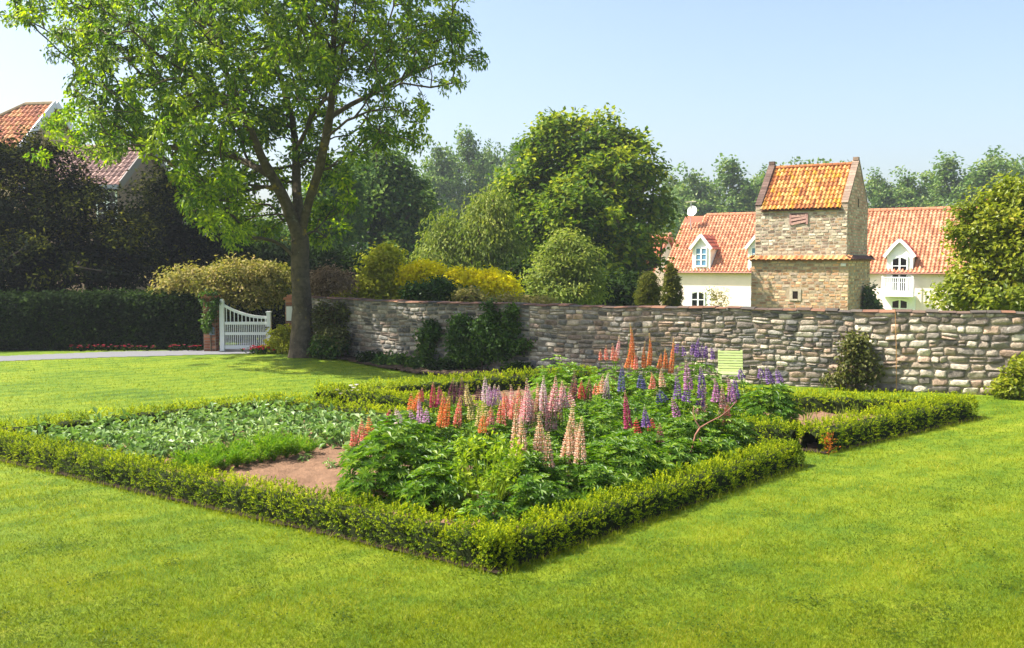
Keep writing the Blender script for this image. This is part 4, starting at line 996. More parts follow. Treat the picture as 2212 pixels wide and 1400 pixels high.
def white_house():
    rng = np.random.default_rng(130); th = math.radians(32); W, D = 19.0, 6.4; z0 = -1.75
    ex, ey = np.array([math.cos(th), -math.sin(th)]), np.array([math.sin(th), math.cos(th)])
    left = np.array([9.12, 59.1]); cen = left + ex * W / 2 + ey * D / 2
    o = empty('white_house', (cen[0], cen[1], z0), 'long white rendered house with an orange pantiled roof and white dormers behind the dovecote', 'house', rz=-th)
    EZ, RZ = 1.90 - z0, 5.12 - z0; X = lambda s: s - W / 2; yf = -D / 2
    cw = lin(240, 222, 208)
    mb = MB(); pr = [(-D / 2, 0), (D / 2, 0), (D / 2, EZ - .05), (0, RZ - .2), (-D / 2, EZ - .05)]
    v = [[-W / 2, a, b] for a, b in pr] + [[W / 2, a, b] for a, b in pr]
    mb.add(v, [np.array([[0, 1, 6, 5], [1, 2, 7, 6], [2, 3, 8, 7], [3, 4, 9, 8], [4, 0, 5, 9]]), np.array([[0, 4, 2, 1], [5, 6, 7, 9]]), np.array([[4, 3, 2], [7, 8, 9]])], cw)
    mb.build('wall', M['render'], o)
    pal = cols((192, 136, 100), (184, 124, 90), (198, 148, 112), (174, 114, 82), (190, 140, 106))
    mb = MB(); ov = 0.18; es = np.array([0, D / 2 + ov, RZ - EZ + ov]); S = np.linalg.norm(es)
    pantiles(mb, [-W / 2 - .1, yf - ov, EZ - ov + .05], (1, 0, 0), es, W + .2, S, 92, 22, pal, rng, 0.05, clip=lambda u, w: not (u < 1.3 and w > S * 0.86))
    roofslab(mb, [-W / 2 - .1, yf - ov, EZ - ov], [W / 2 + .1, yf - ov, EZ - ov], [W / 2 + .1, 0, RZ], [-W / 2 - .1, 0, RZ], .05, lin(150, 84, 60))
    roofslab(mb, [W / 2 + .1, -yf + ov, EZ - ov], [-W / 2 - .1, -yf + ov, EZ - ov], [-W / 2 - .1, 0, RZ], [W / 2 + .1, 0, RZ], .05, lin(190, 104, 70))
    rf = mb.build('roof', M['newtile'], o)
    mb = MB(); t = np.linspace(X(1.3), W / 2 + .1, 50)
    for a, b in zip(t[:-1], t[1:]): tube(mb, [[a, 0, RZ + .03], [b - .02, 0, RZ + .04]], 0.13, 8, pal[3] * rng.uniform(0.9, 1.15))
    mb.build('ridge_tiles', M['newtile'], rf)
    mb = MB(); cx = X(17.2); box(mb, cx - .3, cx + .3, -.25, .25, RZ - .3, RZ + .45, lin(196, 104, 76)); box(mb, cx - .36, cx + .36, -.31, .31, RZ + .45, RZ + .53, lin(206, 150, 120)); box(mb, cx - .12, cx + .12, -.12, .12, RZ + .53, RZ + .8, lin(190, 130, 104))
    mb.build('chimney', M['brick'], rf)
    mb = MB(); tube(mb, [[-W / 2, yf - ov - .05, EZ - ov - .02], [W / 2, yf - ov - .05, EZ - ov - .02]], 0.05, 6, lin(150, 96, 76)); mb.build('gutter', M['metal'], o)
    def dormer(s, w, spring, peak, zb, arched):
        x = X(s); sp, pk = spring - z0, peak - z0; zb = zb - z0; mb = MB(); h = w / 2; ydep = pk - EZ
        c = lin(236, 234, 230)
        pr = [(x - h, zb), (x + h, zb), (x + h, sp), (x, pk - .12), (x - h, sp)]
        v = [[a, yf - .06, b] for a, b in pr] + [[a, yf + ydep, b] for a, b in pr]
        mb.add(v, [np.array([[1, 6, 7, 2], [4, 9, 5, 0], [0, 5, 6, 1], [2, 7, 8, 3], [3, 8, 9, 4]]), np.array([[0, 1, 2, 4], [5, 9, 7, 6]]), np.array([[4, 2, 3], [9, 8, 7]])], c)
        d = mb.build('dormer', M['render'], o)
        mb = MB()
        for q in (-1, 1):
            a = np.array([x + q * (h + .14), yf - .18, sp - .14 * (pk - sp) / h]); b = np.array([x, yf - .18, pk])
            es = b - a
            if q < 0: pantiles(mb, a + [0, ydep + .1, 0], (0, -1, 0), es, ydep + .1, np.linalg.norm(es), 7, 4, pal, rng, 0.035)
            else: pantiles(mb, a, (0, 1, 0), es, ydep + .1, np.linalg.norm(es), 7, 4, cols((170, 92, 70), (150, 84, 66)), rng, 0.035)  # darker tiles here paint the shade of the dormer's right slope
        mb.build('roof', M['newtile'], d)
        mb = MB()
        for q in (-1, 1):
            a = np.array([x + q * (h + .12), yf - .21, sp - .12 * (pk - sp) / h - .03]); b = np.array([x, yf - .21, pk - .02])
            n = 6; t = np.linspace(0, 1, n + 1); pts = [a + (b - a) * k + np.array([0, 0, 0.07 * math.sin(math.pi * k) if arched else 0]) for k in t]
            for k in range(n): bar(mb, pts[k], pts[k + 1], 0.17, 0.05 - .001 * k - .0005 * q, (0, 0, 1), c)
        mb.build('bargeboard', M['white'], d)
        return d, x, sp
    d, x, sp = dormer(2.23, 1.10, 3.22, 3.88, 1.80, False); window(d, x - .30, x + .30, yf - .06, 2.10 - z0, 3.08 - z0, 2, 3, 'bluepane')
    d, x, sp = dormer(5.56, 1.10, 3.22, 3.86, 1.80, False); window(d, x - .30, x + .30, yf - .06, 2.10 - z0, 3.08 - z0, 2, 3, 'bluepane')
    d, x, sp = dormer(13.16, 1.30, 2.72, 3.46, 0.62, True); window(d, x - .34, x + .34, yf - .06, 0.80 - z0, 2.52 - z0, 2, 4, 'dark', 0.10)
    # balcony
    mb = MB(); c = lin(240, 240, 240); zb, zt = 0.62 - z0, 1.52 - z0
    box(mb, x - .78, x + .78, yf - .62, yf - .0602, zb - .12, zb, c); box(mb, x - .76, x + .76, yf - .58, yf - .52, zt - .07, zt, c); box(mb, x - .74, x + .74, yf - .575, yf - .525, zb + .06, zb + .11, c)
    for q in np.linspace(-.72, .72, 15): box(mb, x + q - .022, x + q + .022, yf - .567, yf - .533, zb + .11, zt - .07, c)
    for q in (-.74, .74):
        box(mb, x + q - .04, x + q + .04, yf - .59, yf - .51, zb, zt + .05, c); box(mb, x + q - .02, x + q + .02, yf - .51, yf - .0604, zt - .06, zt - .01, c)
        for e in (-.42, -.32, -.22): box(mb, x + q - .018, x + q + .018, yf + e - .018, yf + e + .018, zb, zt - .06, c)
    mb.build('balcony', M['white'], o)
    # ground floor windows with white surrounds
    for s, zt in ((2.05, 0.55), (13.2, 0.30)):
        xx = X(s); mb = MB(); box(mb, xx - .78, xx + .78, yf - .02, yf - .002, 0.3, zt + .28 - z0, lin(242, 240, 238)); sm = mb.build('window_surround', M['render'], o)
        window(o, xx - .36, xx + .36, yf - .021, zt - 1.3 - z0, zt - z0, 2, 3, 'dark', 0.08)
    xx = X(5.15); mb = MB(); box(mb, xx - .4, xx + .4, yf - .03, yf - .002, 0, .62 - z0, lin(240, 240, 244)); box(mb, xx - .28, xx + .28, yf - .045, yf - .031, 0.05, .5 - z0, lin(226, 228, 232)); mb.build('door', M['white'], o)
    # satellite dish on a mast
    mb = MB(); mx, my = X(0.62), -0.9; tube(mb, [[mx, my, RZ - 1.15], [mx, my, RZ + .85]], 0.03, 6, lin(150, 150, 150)); tube(mb, [[mx - .35, my, RZ + .82], [mx + .3, my, RZ + .86]], 0.02, 5, lin(190, 190, 170))
    for k in range(5): tube(mb, [[mx - .3 + .14 * k, my - .2, RZ + .83], [mx - .3 + .14 * k, my + .2, RZ + .83]], 0.012, 4, lin(200, 200, 180))
    sd = mb.build('satellite_dish', M['metal'], o)
    mb = MB(); rr = np.linspace(0.0, .33, 6); a = np.linspace(0, 2 * np.pi, 20, endpoint=False)
    n = nrm(np.array([-.1, -.94, .3])); u = nrm(np.cross(n, [0, 0, 1])); w = np.cross(u, n); c0 = np.array([mx + .1, my - .1, RZ + .28])
    V = np.concatenate([c0 + np.outer(np.cos(a) * r, u) + np.outer(np.sin(a) * r, w) + n * (r * r * .6 - .06) for r in rr])
    i = np.arange(5)[:, None] * 20; j = np.arange(20)[None]
    mb.add(V, np.stack([i + j, i + (j + 1) % 20, i + 20 + (j + 1) % 20, i + 20 + j], -1).reshape(-1, 4), lin(236, 236, 230)); tube(mb, [c0 - w * .38 + n * .02, c0 + n * .42], 0.015, 4, lin(120, 120, 120))
    mb.build('dish', M['white'], sd)
white_house()
tree('climbing_plant', 'thin dry climber on the white house wall beside the ground floor window', 'climber', np.array([13.15, 56.35]), [blob(1548, 650, 56.3, 22, 26, .25), blob(1535, 632, 56.3, 12, 12, .25)], 'rambler', 34, 12, 0.3, 0.14, 0.08, 0.02, 131, parts=SH, shell=0.1)

def small_roof_house(name, label, apex, W, D, rise, th, z0, wallc, roofpal, mat, hipleft, verge, seed, cols_, rows_, gut=None):
    """apex = world point of the right-hand end of the ridge"""
    rng = np.random.default_rng(seed); ex, ey = np.array([math.cos(th), -math.sin(th)]), np.array([math.sin(th), math.cos(th)])
    cen = apex[:2] - ex * W / 2; o = empty(name, (cen[0], cen[1], z0), label, 'house', rz=-th); RZ = apex[2] - z0; EZ = RZ - rise
    mb = MB(); pr = [(-D / 2, 0), (D / 2, 0), (D / 2, EZ - .06), (0, RZ - .2), (-D / 2, EZ - .06)]; xl = -W / 2 + .2
    lean = hipleft * 0.98
    v = [[xl + (lean if k == 3 else 0), a, b] for k, (a, b) in enumerate(pr)] + [[W / 2 - .15, a, b] for a, b in pr]
    mb.add(v, [np.array([[0, 1, 6, 5], [1, 2, 7, 6], [2, 3, 8, 7], [3, 4, 9, 8], [4, 0, 5, 9]]), np.array([[0, 4, 2, 1], [5, 6, 7, 9]]), np.array([[4, 3, 2], [7, 8, 9]])], wallc)
    mb.build('wall', M['render'], o)
    mb = MB(); ov = .2; es = np.array([0, D / 2 + ov, rise * (1 + ov / (D / 2))]); S = np.linalg.norm(es)
    e0 = np.array([-W / 2, -D / 2 - ov, EZ - rise * ov / (D / 2) + .05])
    pantiles(mb, e0, (1, 0, 0), es, W, S, cols_, rows_, roofpal, rng, 0.04, clip=lambda u, w: u > hipleft * w / S)
    roofslab(mb, e0 - [0, 0, .05], e0 + [W, 0, -.05], [W / 2, 0, RZ], [-W / 2 + hipleft, 0, RZ], .04, roofpal[0] * .8)
    roofslab(mb, [W / 2, D / 2 + ov, e0[2] - .05], [-W / 2, D / 2 + ov, e0[2] - .05], [-W / 2 + hipleft, 0, RZ], [W / 2, 0, RZ], .04, roofpal[0])
    if hipleft: mb.add([[-W / 2, -D / 2 - ov, e0[2] - .05], [-W / 2 + hipleft, 0, RZ], [-W / 2, D / 2 + ov, e0[2] - .05]], np.array([[0, 1, 2]]), roofpal[0])
    rf = mb.build('roof', M[mat], o)
    mb = MB(); tube(mb, [[-W / 2 + hipleft, 0, RZ + .04], [W / 2, 0, RZ + .04]], .12, 8, lin(128, 112, 84))
    if hipleft: tube(mb, [e0 + [0, 0, .06], [-W / 2 + hipleft, 0, RZ + .04]], .11, 8, lin(128, 112, 84))
    mb.build('ridge_tiles', M['tile'], rf)
    mb = MB()
    for q in (-1, 1): bar(mb, [W / 2 + .06, q * (D / 2 + ov), e0[2]], [W / 2 + .06 + .004 * q, 0, RZ + .06], .30, .06, (0, 0, 1), verge)
    mb.build('bargeboard', M['white'], o)
    mb = MB(); box(mb, -W / 2, W / 2, -D / 2 - ov - .14, -D / 2 - ov - .02, e0[2] - .20, e0[2] - .02, gut if gut is not None else lin(226, 226, 224)); mb.build('gutter', M['white'], o)
    return o, EZ, cen
o, ez, _ = small_roof_house('gabled_house', 'tall house with a mossy orange hipped roof and white gable boards at the far left', P(119, 226, 46), 4.6, 5.2, 2.3, math.radians(10), -0.4, lin(196, 168, 140),
                 cols((160, 100, 70), (170, 112, 74), (146, 92, 68), (176, 128, 84)), 'tile', 3.1, lin(224, 226, 232), 140, 20, 11)
window(o, -.5, .5, -2.6, 5.2, 6.6, 2, 3, 'dark')
o, ez, _ = small_roof_house('gabled_house', 'lower house wing with a dusky pink tile roof and grey gutter behind the yews', P(322, 318, 44), 4.6, 4.4, 1.7, math.radians(10), -0.4, lin(140, 116, 102),
                 cols((134, 106, 96), (122, 96, 88), (146, 118, 106)), 'tile', 0.0, lin(120, 108, 100), 141, 20, 9, lin(108, 114, 124))
window(o, 1.2, 2.0, -2.2, 4.3, 5.6, 2, 3, 'dark')
o, ez, _ = small_roof_house('outbuilding', 'small orange roofed outbuilding behind the left end of the white house', P(1446, 508, 66), 3.4, 5.0, 2.2, math.radians(32), -1.9, lin(222, 210, 192),
                 cols((176, 100, 68), (166, 92, 64), (184, 112, 76)), 'newtile', 0.0, lin(190, 110, 80), 142, 15, 9)

# ------------------------------------------------------------------ poplars far behind
def poplar(seed, h=18.5, r=2.5):
    rng = np.random.default_rng(seed); bl = []
    for k in range(7):
        z = h * (0.22 + 0.115 * k); rr = r * (1.0, 1.05, 1.0, .95, .85, .68, .42)[k] * rng.uniform(.85, 1.1)
        bl.append((rng.normal(0, .45), rng.normal(0, .3), z, rr, rr, h * .085))
    for k in range(6): bl.append((rng.normal(0, r * .5), rng.normal(0, r * .4), h * rng.uniform(.35, .9), r * .5, r * .5, h * .07))
    return bl
protos = {}
def placed_poplar(px, py, wpx, d, label, group, seed):
    x = px2x(px, d); z = float(terrain(x, d)); top = P(px, py, d)[2]; v = seed % 4
    hs = (top - z) / 18.9; ws = (0.98 if 'chestnut' in label else 1.15) * wpx * d / F / 4.3
    if v not in protos:
        tree('poplar', label, 'tree', np.array([0, 0, 0.0]), poplar(150 + v), 'poplar', 230, 50, 0.70, 0.42, 0.28, 0.32, 150 + v, group, shell=0.25, uneven=0.3, up=0.4, branch_every=2, lift=0.7)
        o = [q for q in bpy.data.objects if q.name.startswith('poplar') and q.type == 'EMPTY'][-1] if False else bpy.data.objects['poplar' if len(protos) == 0 else 'poplar.%03d' % len(protos)]
        protos[v] = o
    else:
        o = copy_tree(protos[v])
    o.location = (x, d, z); o.scale = (ws, ws, hs); o.rotation_euler = (0, 0, (seed * 2.4) % 6.28)
    tag(o, label, 'tree', group)
ORD = ['first', 'second', 'third', 'fourth', 'fifth', 'sixth', 'seventh', 'eighth', 'ninth', 'tenth', 'eleventh', 'twelfth', 'thirteenth', 'fourteenth', 'fifteenth', 'sixteenth', 'seventeenth']
GL = [(345, 318, 60, 120), (885, 335, 60, 120), (946, 276, 72, 112), (984, 296, 56, 119), (1018, 270, 76, 114), (1044, 300, 50, 121), (1062, 290, 58, 120), (1084, 306, 54, 121), (1108, 296, 76, 110), (1150, 310, 60, 118)]
for k, (px, py, w, d) in enumerate(GL):
    placed_poplar(px, py, w, d, 'hazy poplar left of the chestnut, %s from the left in that row' % ORD[k], 'distant poplars left of the chestnut', k)
GR = [(1455, 362, 56, 118), (1490, 336, 70, 112), (1535, 366, 60, 118), (1585, 334, 80, 112), (1636, 352, 66, 118), (1692, 322, 80, 110), (1757, 322, 80, 113), (1812, 346, 70, 118), (1900, 360, 60, 114), (1955, 344, 72, 113), (2002, 352, 66, 118), (2052, 328, 76, 110), (2120, 314, 82, 108), (2188, 316, 72, 110), (2245, 330, 76, 112), (2300, 330, 76, 115)]
for k, (px, py, w, d) in enumerate(GR):
    placed_poplar(px, py, w, d, 'distant poplar behind the white house roof, %s from the left in that row' % ORD[k], 'distant poplars behind the house', k + 1)
# far wood under and behind the poplars: one mass
rng = np.random.default_rng(160); bl = []
for px in range(-700, 3000, 42):
    d = rng.uniform(124, 150); s = d / F
    bl.append((px2x(px, d), d, float(terrain(px2x(px, d), d)) + rng.uniform(2.4, 3.6), 3.4, 3.0, rng.uniform(3.2, 5.2)))
mb = MB(); cen, out = clumps(bl, 3600, rng, 3, 0.5, 0.3)
crown(mb, cen, out, 10, 0.9, 0.75, 0.5, rng, 0, 0.5, 0.8, np.clip(0.35 + 0.25 * snoise(cen * .3), 0, 1))
tag(mb.build('distant_wood', M['poplar'], None, loc=(0, 135, -3)), 'hazy green wood closing the view under the poplars', 'wood', kind='stuff')

# ------------------------------------------------------------------ lupins
CO = dict(salmon=[(246, 146, 124), (250, 186, 156)], orange=[(250, 150, 68), (252, 184, 108)], lilac=[(224, 170, 208), (240, 206, 228)], pale=[(240, 212, 220), (248, 232, 222)],
          crimson=[(204, 50, 92), (226, 92, 120)], maroon=[(122, 56, 76), (150, 84, 96)], cream=[(222, 206, 130), (236, 222, 160)], violet=[(136, 84, 172), (184, 142, 204)],
          pink=[(248, 184, 184), (252, 216, 208)], beige=[(246, 198, 160), (250, 224, 192)], blue=[(92, 92, 152), (140, 136, 186)], magenta=[(196, 52, 110), (220, 90, 140)],
          mauve=[(206, 132, 186), (232, 176, 210)], red=[(216, 70, 60), (230, 100, 80)], brick=[(150, 84, 76), (186, 116, 96)])

def spike(tip, bot, kind, rng, parent, root):
    tip, bot = np.array(tip), np.array(bot); ax = tip - bot; ln = np.linalg.norm(ax); ax = ax / ln
    u = nrm(np.cross(ax, [0.3, 1, 0.1])); w = np.cross(ax, u); mb = MB()
    nw = max(6, int(ln / 0.019)); r0 = min(0.056, 0.035 + 0.075 * ln) * rng.uniform(0.85, 1.2) * (0.68 if bot[1] > 14 else 1.0); bend = rng.normal(0, 0.10, 2) * ln; c1, c2 = [lin(*q) * .78 + .05 for q in CO[kind]]
    foot = bot - ax * 0.22; foot[:2] += rng.normal(0, 0.01, 2)
    tube(mb, [foot, bot, tip], [0.006, 0.005, 0.002], 5, lin(120, 150, 60))
    P_, D_, S_, C_ = [], [], [], []
    for i in range(nw):
        t = i / (nw - 1); r = r0 * (1 - 0.80 * t ** 1.6) + 0.003; nb = 9 if t < 0.7 else 7
        sz = 0.020 * (1 - 0.6 * t ** 1.5)
        a = np.arange(nb) * 2 * np.pi / nb + i * 0.7 + rng.normal(0, 0.12, nb)
        d = np.outer(np.cos(a), u) + np.outer(np.sin(a), w) + ax * (0.15 + 1.3 * t ** 2)
        P_.append(bot + ax * t * ln + np.array([bend[0], bend[1], 0]) * t * (t - 1) + nrm(d) * (r * 0.62) + rng.normal(0, 0.0015, (nb, 3))); D_.append(nrm(d)); S_.append(np.full(nb, sz) * rng.uniform(0.8, 1.2, nb))
        bud = np.clip((t - 0.72) / 0.28, 0, 1); cc = (c1 if i % 2 else c2) * rng.uniform(0.85, 1.12, (nb, 1))
        C_.append(cc * (1 - 0.7 * bud) + lin(206, 204, 140) * 0.7 * bud)
    p, d, s, c = map(np.concatenate, (P_, D_, S_, C_)); n = len(p)
    e1 = nrm(np.cross(d, ax)); e2 = np.cross(e1, d); s3 = s[:, None]
    # a pea flower: keel pointing out, standard petal folded up behind it
    V = np.stack([p - d * s3 * .3, p + d * s3 * 1.15 + ax * s3 * .1, p + e1 * s3 * .5, p - e1 * s3 * .5, p + e2 * s3 * .75 + d * s3 * .25, p - e2 * s3 * .45 + d * s3 * .2], 1).reshape(-1, 3)
    b = np.arange(n)[:, None] * 6
    Fc = np.concatenate([b + q for q in ([1, 2, 4], [1, 4, 3], [1, 3, 5], [1, 5, 2], [0, 4, 2], [0, 3, 4], [0, 5, 3], [0, 2, 5])])
    mb.add(V, Fc, np.repeat(c, 6, 0))
    return mb.build('flower_spike', M['petal'], parent, loc=root)

def palmate(mb, c0, nrmls, rng, L=0.062, k=9, g=None):
    n = len(c0); th0 = rng.uniform(0, 6.28, n)
    a = nrm(np.cross(nrmls, np.array([0.2, 1, 0.1]))); b = np.cross(nrmls, a)
    size = L * rng.uniform(0.7, 1.25, n)
    for q in range(k):
        th = th0 + q * 2 * np.pi / (k + 0.6) + rng.normal(0, 0.06, n)
        d = a * np.cos(th)[:, None] + b * np.sin(th)[:, None] + nrmls * 0.28
        col_ = np.stack([rng.uniform(0, 1, n), g, 0 * g], -1)
        leaves(mb, c0, d, nrmls, size * (1 - 0.25 * abs(q - k / 2) / k), size * 0.27, col_, 0.22, 0.6, 0.12)

def lupin(label, base, r, top, spikes, seed, mat='lupin', nleaf=150, L=0.062, name='lupin', foliage_only=False, group='lupins in the beds'):
    """base: pixel of the foot; top: pixel row of the foliage top; spikes: (px, tip row, foot row, colour)"""
    rng = np.random.default_rng(seed); g0 = G(*base); d = g0[1]; h = E - (top - 570) * d / F; root = np.array([g0[0], d, 0.0])
    o = empty(name, root, label, 'flower', group)
    n = int(nleaf * 1.5); L = L * 1.22; u = runit(n, rng); u[:, 2] = np.abs(u[:, 2]); rad = rng.uniform(0.45, 1.0, n) ** 0.6 * (1 + 0.14 * snoise(u * 2.5, seed))
    p = u * rad[:, None] * np.array([r, r, h]); p[:, 2] = np.maximum(p[:, 2], 0.05)
    nn = nrm(u * 0.7 + np.array([0, 0, 0.75]) + runit(n, rng) * 0.35)
    gg = np.clip(0.45 + 0.2 * snoise(p * 4, seed) + rng.normal(0, 0.15, n), 0, 1)
    mb = MB(); palmate(mb, p, nn, rng, L, 9, gg)
    for i in range(0, n, 4):     # leaf stalks
        q0 = np.array([p[i, 0] * .15, p[i, 1] * .15, 0.02]); tube(mb, [q0, q0 * .4 + p[i] * .6 - [0, 0, .05], p[i]], [0.004, 0.003, 0.002], 3, (0.5, 0.5, 0), cap=False)
    mb.build('foliage', M[mat], o)
    for px, yt, yb, kd in spikes:
        dd = d + np.clip(rng.normal(0, 0.10), -.2, .2); t, b = P(px + rng.normal(0, 3), yt, dd), P(px + rng.normal(0, 4), yb, dd)
        t[1] += rng.normal(0, 0.02)
        spike(t, b, kd, rng, o, root)
    return o

lupin('large leafy lupin clump without blooms at the front left of the lupin bed', (862, 1078), 0.57, 905, [], 201, nleaf=330, L=0.075)
lupin('small salmon red lupin at the left edge beside the bare soil', (780, 1010), 0.24, 950, [(765, 925, 966, 'salmon'), (775, 908, 960, 'salmon'), (787, 922, 955, 'salmon'), (794, 902, 934, 'orange')], 202, nleaf=60)
lupin('lilac pink lupin with three short spikes at the left of the bed', (905, 1000), 0.36, 905, [(889, 888, 915, 'lilac'), (907, 862, 915, 'lilac'), (920, 884, 912, 'lilac'), (853, 884, 914, 'pale')], 203, nleaf=110)
lupin('orange lupin behind the lilac one near the potato rows', (892, 960), 0.3, 888, [(888, 852, 888, 'orange'), (898, 846, 884, 'orange'), (905, 858, 890, 'orange')], 204, nleaf=80)
lupin('crimson lupin between the orange and the maroon ones', (936, 955), 0.32, 880, [(911, 840, 866, 'crimson'), (932, 828, 880, 'crimson'), (945, 836, 872, 'magenta'), (832, 886, 914, 'crimson')], 205, nleaf=80)
lupin('orange lupin with a pair of long spikes in the middle left', (960, 1000), 0.36, 918, [(954, 850, 922, 'orange'), (964, 860, 922, 'orange'), (991, 856, 922, 'salmon')], 206, nleaf=110)
lupin('dark maroon lupin at the back left of the bed', (998, 950), 0.32, 872, [(977, 818, 870, 'maroon'), (986, 828, 866, 'maroon'), (997, 818, 870, 'maroon'), (1008, 836, 876, 'maroon'), (1028, 836, 864, 'maroon')], 207, nleaf=80)
lupin('cream yellow lupin beside the maroon one', (1018, 990), 0.34, 905, [(1014, 832, 872, 'cream'), (1023, 862, 906, 'cream'), (1012, 932, 975, 'cream'), (1022, 950, 985, 'cream')], 208, nleaf=100)
lupin('pale lilac and white lupin at the back of the bed', (1060, 960), 0.32, 874, [(1046, 818, 866, 'pale'), (1055, 832, 870, 'lilac'), (1066, 832, 876, 'lilac'), (1076, 836, 874, 'lilac')], 209, nleaf=80)
lupin('salmon pink lupin with spikes of uneven height in the middle', (1082, 1005), 0.36, 905, [(1043, 868, 900, 'cream'), (1057, 882, 932, 'salmon'), (1091, 846, 898, 'salmon'), (1105, 834, 898, 'pink'), (1072, 925, 950, 'cream'), (1098, 852, 905, 'pink'), (1048, 895, 935, 'orange'), (1110, 856, 905, 'salmon'), (1036, 880, 920, 'cream'), (1066, 890, 940, 'pink'), (1084, 870, 920, 'salmon')], 210, nleaf=110)
lupin('beige pink lupin with tall faded spikes in front centre', (1140, 1092), 0.42, 965, [(1117, 876, 986, 'beige'), (1164, 896, 986, 'beige'), (1184, 938, 1010, 'beige'), (1124, 905, 985, 'beige'), (1158, 925, 990, 'beige')], 212, nleaf=170, L=0.068)
lupin('tall pale pink lupin with many slender spikes in the centre', (1178, 1015), 0.44, 900, [(1136, 820, 910, 'pink'), (1149, 846, 912, 'pink'), (1160, 852, 914, 'pink'), (1175, 814, 888, 'pale'), (1186, 850, 930, 'pink'), (1200, 814, 888, 'pink'), (1210, 850, 888, 'pale'), (1221, 838, 880, 'pale'), (1231, 850, 878, 'pink'), (1166, 830, 880, 'beige'), (1128, 850, 915, 'pink'), (1143, 834, 905, 'pale'), (1180, 868, 925, 'pale'), (1193, 838, 900, 'pink'), (1156, 875, 930, 'beige'), (1206, 862, 910, 'beige'), (1122, 838, 900, 'salmon'), (1171, 846, 905, 'pink'), (1216, 826, 880, 'pink'), (1138, 880, 935, 'pale'), (1196, 880, 930, 'pink')], 213, nleaf=160)
lupin('beige lupin with three thick fading spikes at the front right', (1248, 1085), 0.42, 965, [(1225, 914, 998, 'beige'), (1241, 872, 990, 'beige'), (1257, 904, 1002, 'beige'), (1232, 930, 1000, 'beige'), (1249, 915, 1000, 'beige')], 214, nleaf=170, L=0.068)
lupin('brick and maroon lupin behind the pale pink one', (1255, 945), 0.36, 868, [(1236, 804, 860, 'maroon'), (1244, 820, 862, 'brick'), (1271, 820, 866, 'brick'), (1259, 824, 860, 'red')], 215, nleaf=90)
lupin('single glowing crimson lupin spike in the right half of the bed', (1352, 1010), 0.34, 930, [(1353, 846, 926, 'magenta')], 216, nleaf=110)
lupin('small lupin with one violet and two red spikes beside the crimson one', (1396, 1020), 0.34, 930, [(1393, 882, 922, 'violet'), (1380, 906, 936, 'red'), (1406, 906, 930, 'red'), (1424, 918, 955, 'brick')], 217, nleaf=100)
lupin('leafy lupin without blooms at the front right above the low hedge', (1350, 1062), 0.50, 935, [], 218, nleaf=260, L=0.07)
lupin('violet lupin with five dark spikes right of the bed centre', (1490, 1000), 0.46, 865, [(1466, 812, 862, 'violet'), (1486, 780, 842, 'mauve'), (1487, 830, 868, 'violet'), (1515, 793, 850, 'violet'), (1511, 836, 878, 'violet'), (1452, 862, 900, 'mauve')], 219, nleaf=210)
lupin('pink and mauve lupin behind the forked twig', (1558, 995), 0.46, 880, [(1520, 840, 908, 'pink'), (1530, 876, 912, 'pink'), (1543, 820, 868, 'mauve'), (1561, 834, 915, 'pink'), (1573, 818, 872, 'mauve'), (1587, 814, 860, 'violet'), (1567, 870, 918, 'salmon')], 220, nleaf=210)
lupin('slate blue lupin scattered through the back of the bed', (1372, 945), 0.46, 850, [(1346, 788, 846, 'blue'), (1386, 806, 838, 'blue'), (1396, 818, 840, 'blue'), (1379, 864, 890, 'blue'), (1429, 842, 866, 'blue'), (1420, 850, 876, 'blue')], 221, nleaf=170)
lupin('tall bright orange lupin standing highest against the stone wall', (1405, 880), 0.52, 790, [(1362, 700, 795, 'orange'), (1367, 716, 796, 'orange'), (1390, 740, 795, 'orange'), (1404, 722, 792, 'orange'), (1424, 764, 796, 'orange'), (1441, 754, 796, 'orange'), (1454, 732, 806, 'orange'), (1374, 764, 798, 'salmon')], 222, 'lupinB', 190)
lupin('salmon lupin group left of the tall orange one', (1318, 872), 0.46, 784, [(1297, 756, 778, 'salmon'), (1308, 748, 778, 'salmon'), (1323, 744, 778, 'salmon'), (1329, 758, 780, 'salmon'), (1338, 726, 778, 'pink')], 223, 'lupinB', 150)
lupin('violet lupin row at the back right in front of the wall', (1505, 870), 0.50, 778, [(1466, 740, 762, 'violet'), (1478, 746, 768, 'violet'), (1491, 742, 766, 'violet'), (1500, 738, 770, 'violet'), (1511, 728, 772, 'violet'), (1519, 742, 772, 'violet'), (1527, 742, 774, 'violet'), (1536, 748, 776, 'violet')], 224, 'lupinB', 170)
lupin('bright green lupin mound without blooms at the back left of the bed', (1212, 890), 0.60, 778, [], 225, 'lupinB', 260)
lupin('peach coloured lupin below the tall orange one', (1424, 920), 0.36, 840, [(1428, 798, 836, 'beige'), (1408, 806, 840, 'salmon'), (1416, 838, 866, 'cream')], 226, nleaf=110)
lupin('coral orange lupin left of the slate blue one', (1300, 935), 0.36, 850, [(1296, 826, 850, 'orange'), (1287, 830, 852, 'salmon'), (1312, 806, 870, 'pale'), (1304, 812, 850, 'beige')], 227, nleaf=110)
lupin('leafy lupin without blooms filling the bed centre', (1290, 990), 0.5, 895, [], 228, nleaf=200)
lupin('leafy lupin without blooms behind the crimson spike', (1425, 970), 0.5, 880, [], 229, nleaf=190)
lupin('leafy lupin without blooms beside the violet spikes', (1465, 1030), 0.40, 945, [], 230, nleaf=150)
lupin('leafy lupin without blooms between the cream and beige ones', (1100, 1045), 0.36, 950, [], 231, nleaf=110)
lupin('dark leafy bush with violet spikes at the end of the bare bed', (1665, 935), 0.47, 828, [(1604, 796, 818, 'violet'), (1644, 794, 816, 'violet'), (1662, 792, 828, 'violet'), (1686, 798, 826, 'violet')], 232, nleaf=280, L=0.075)
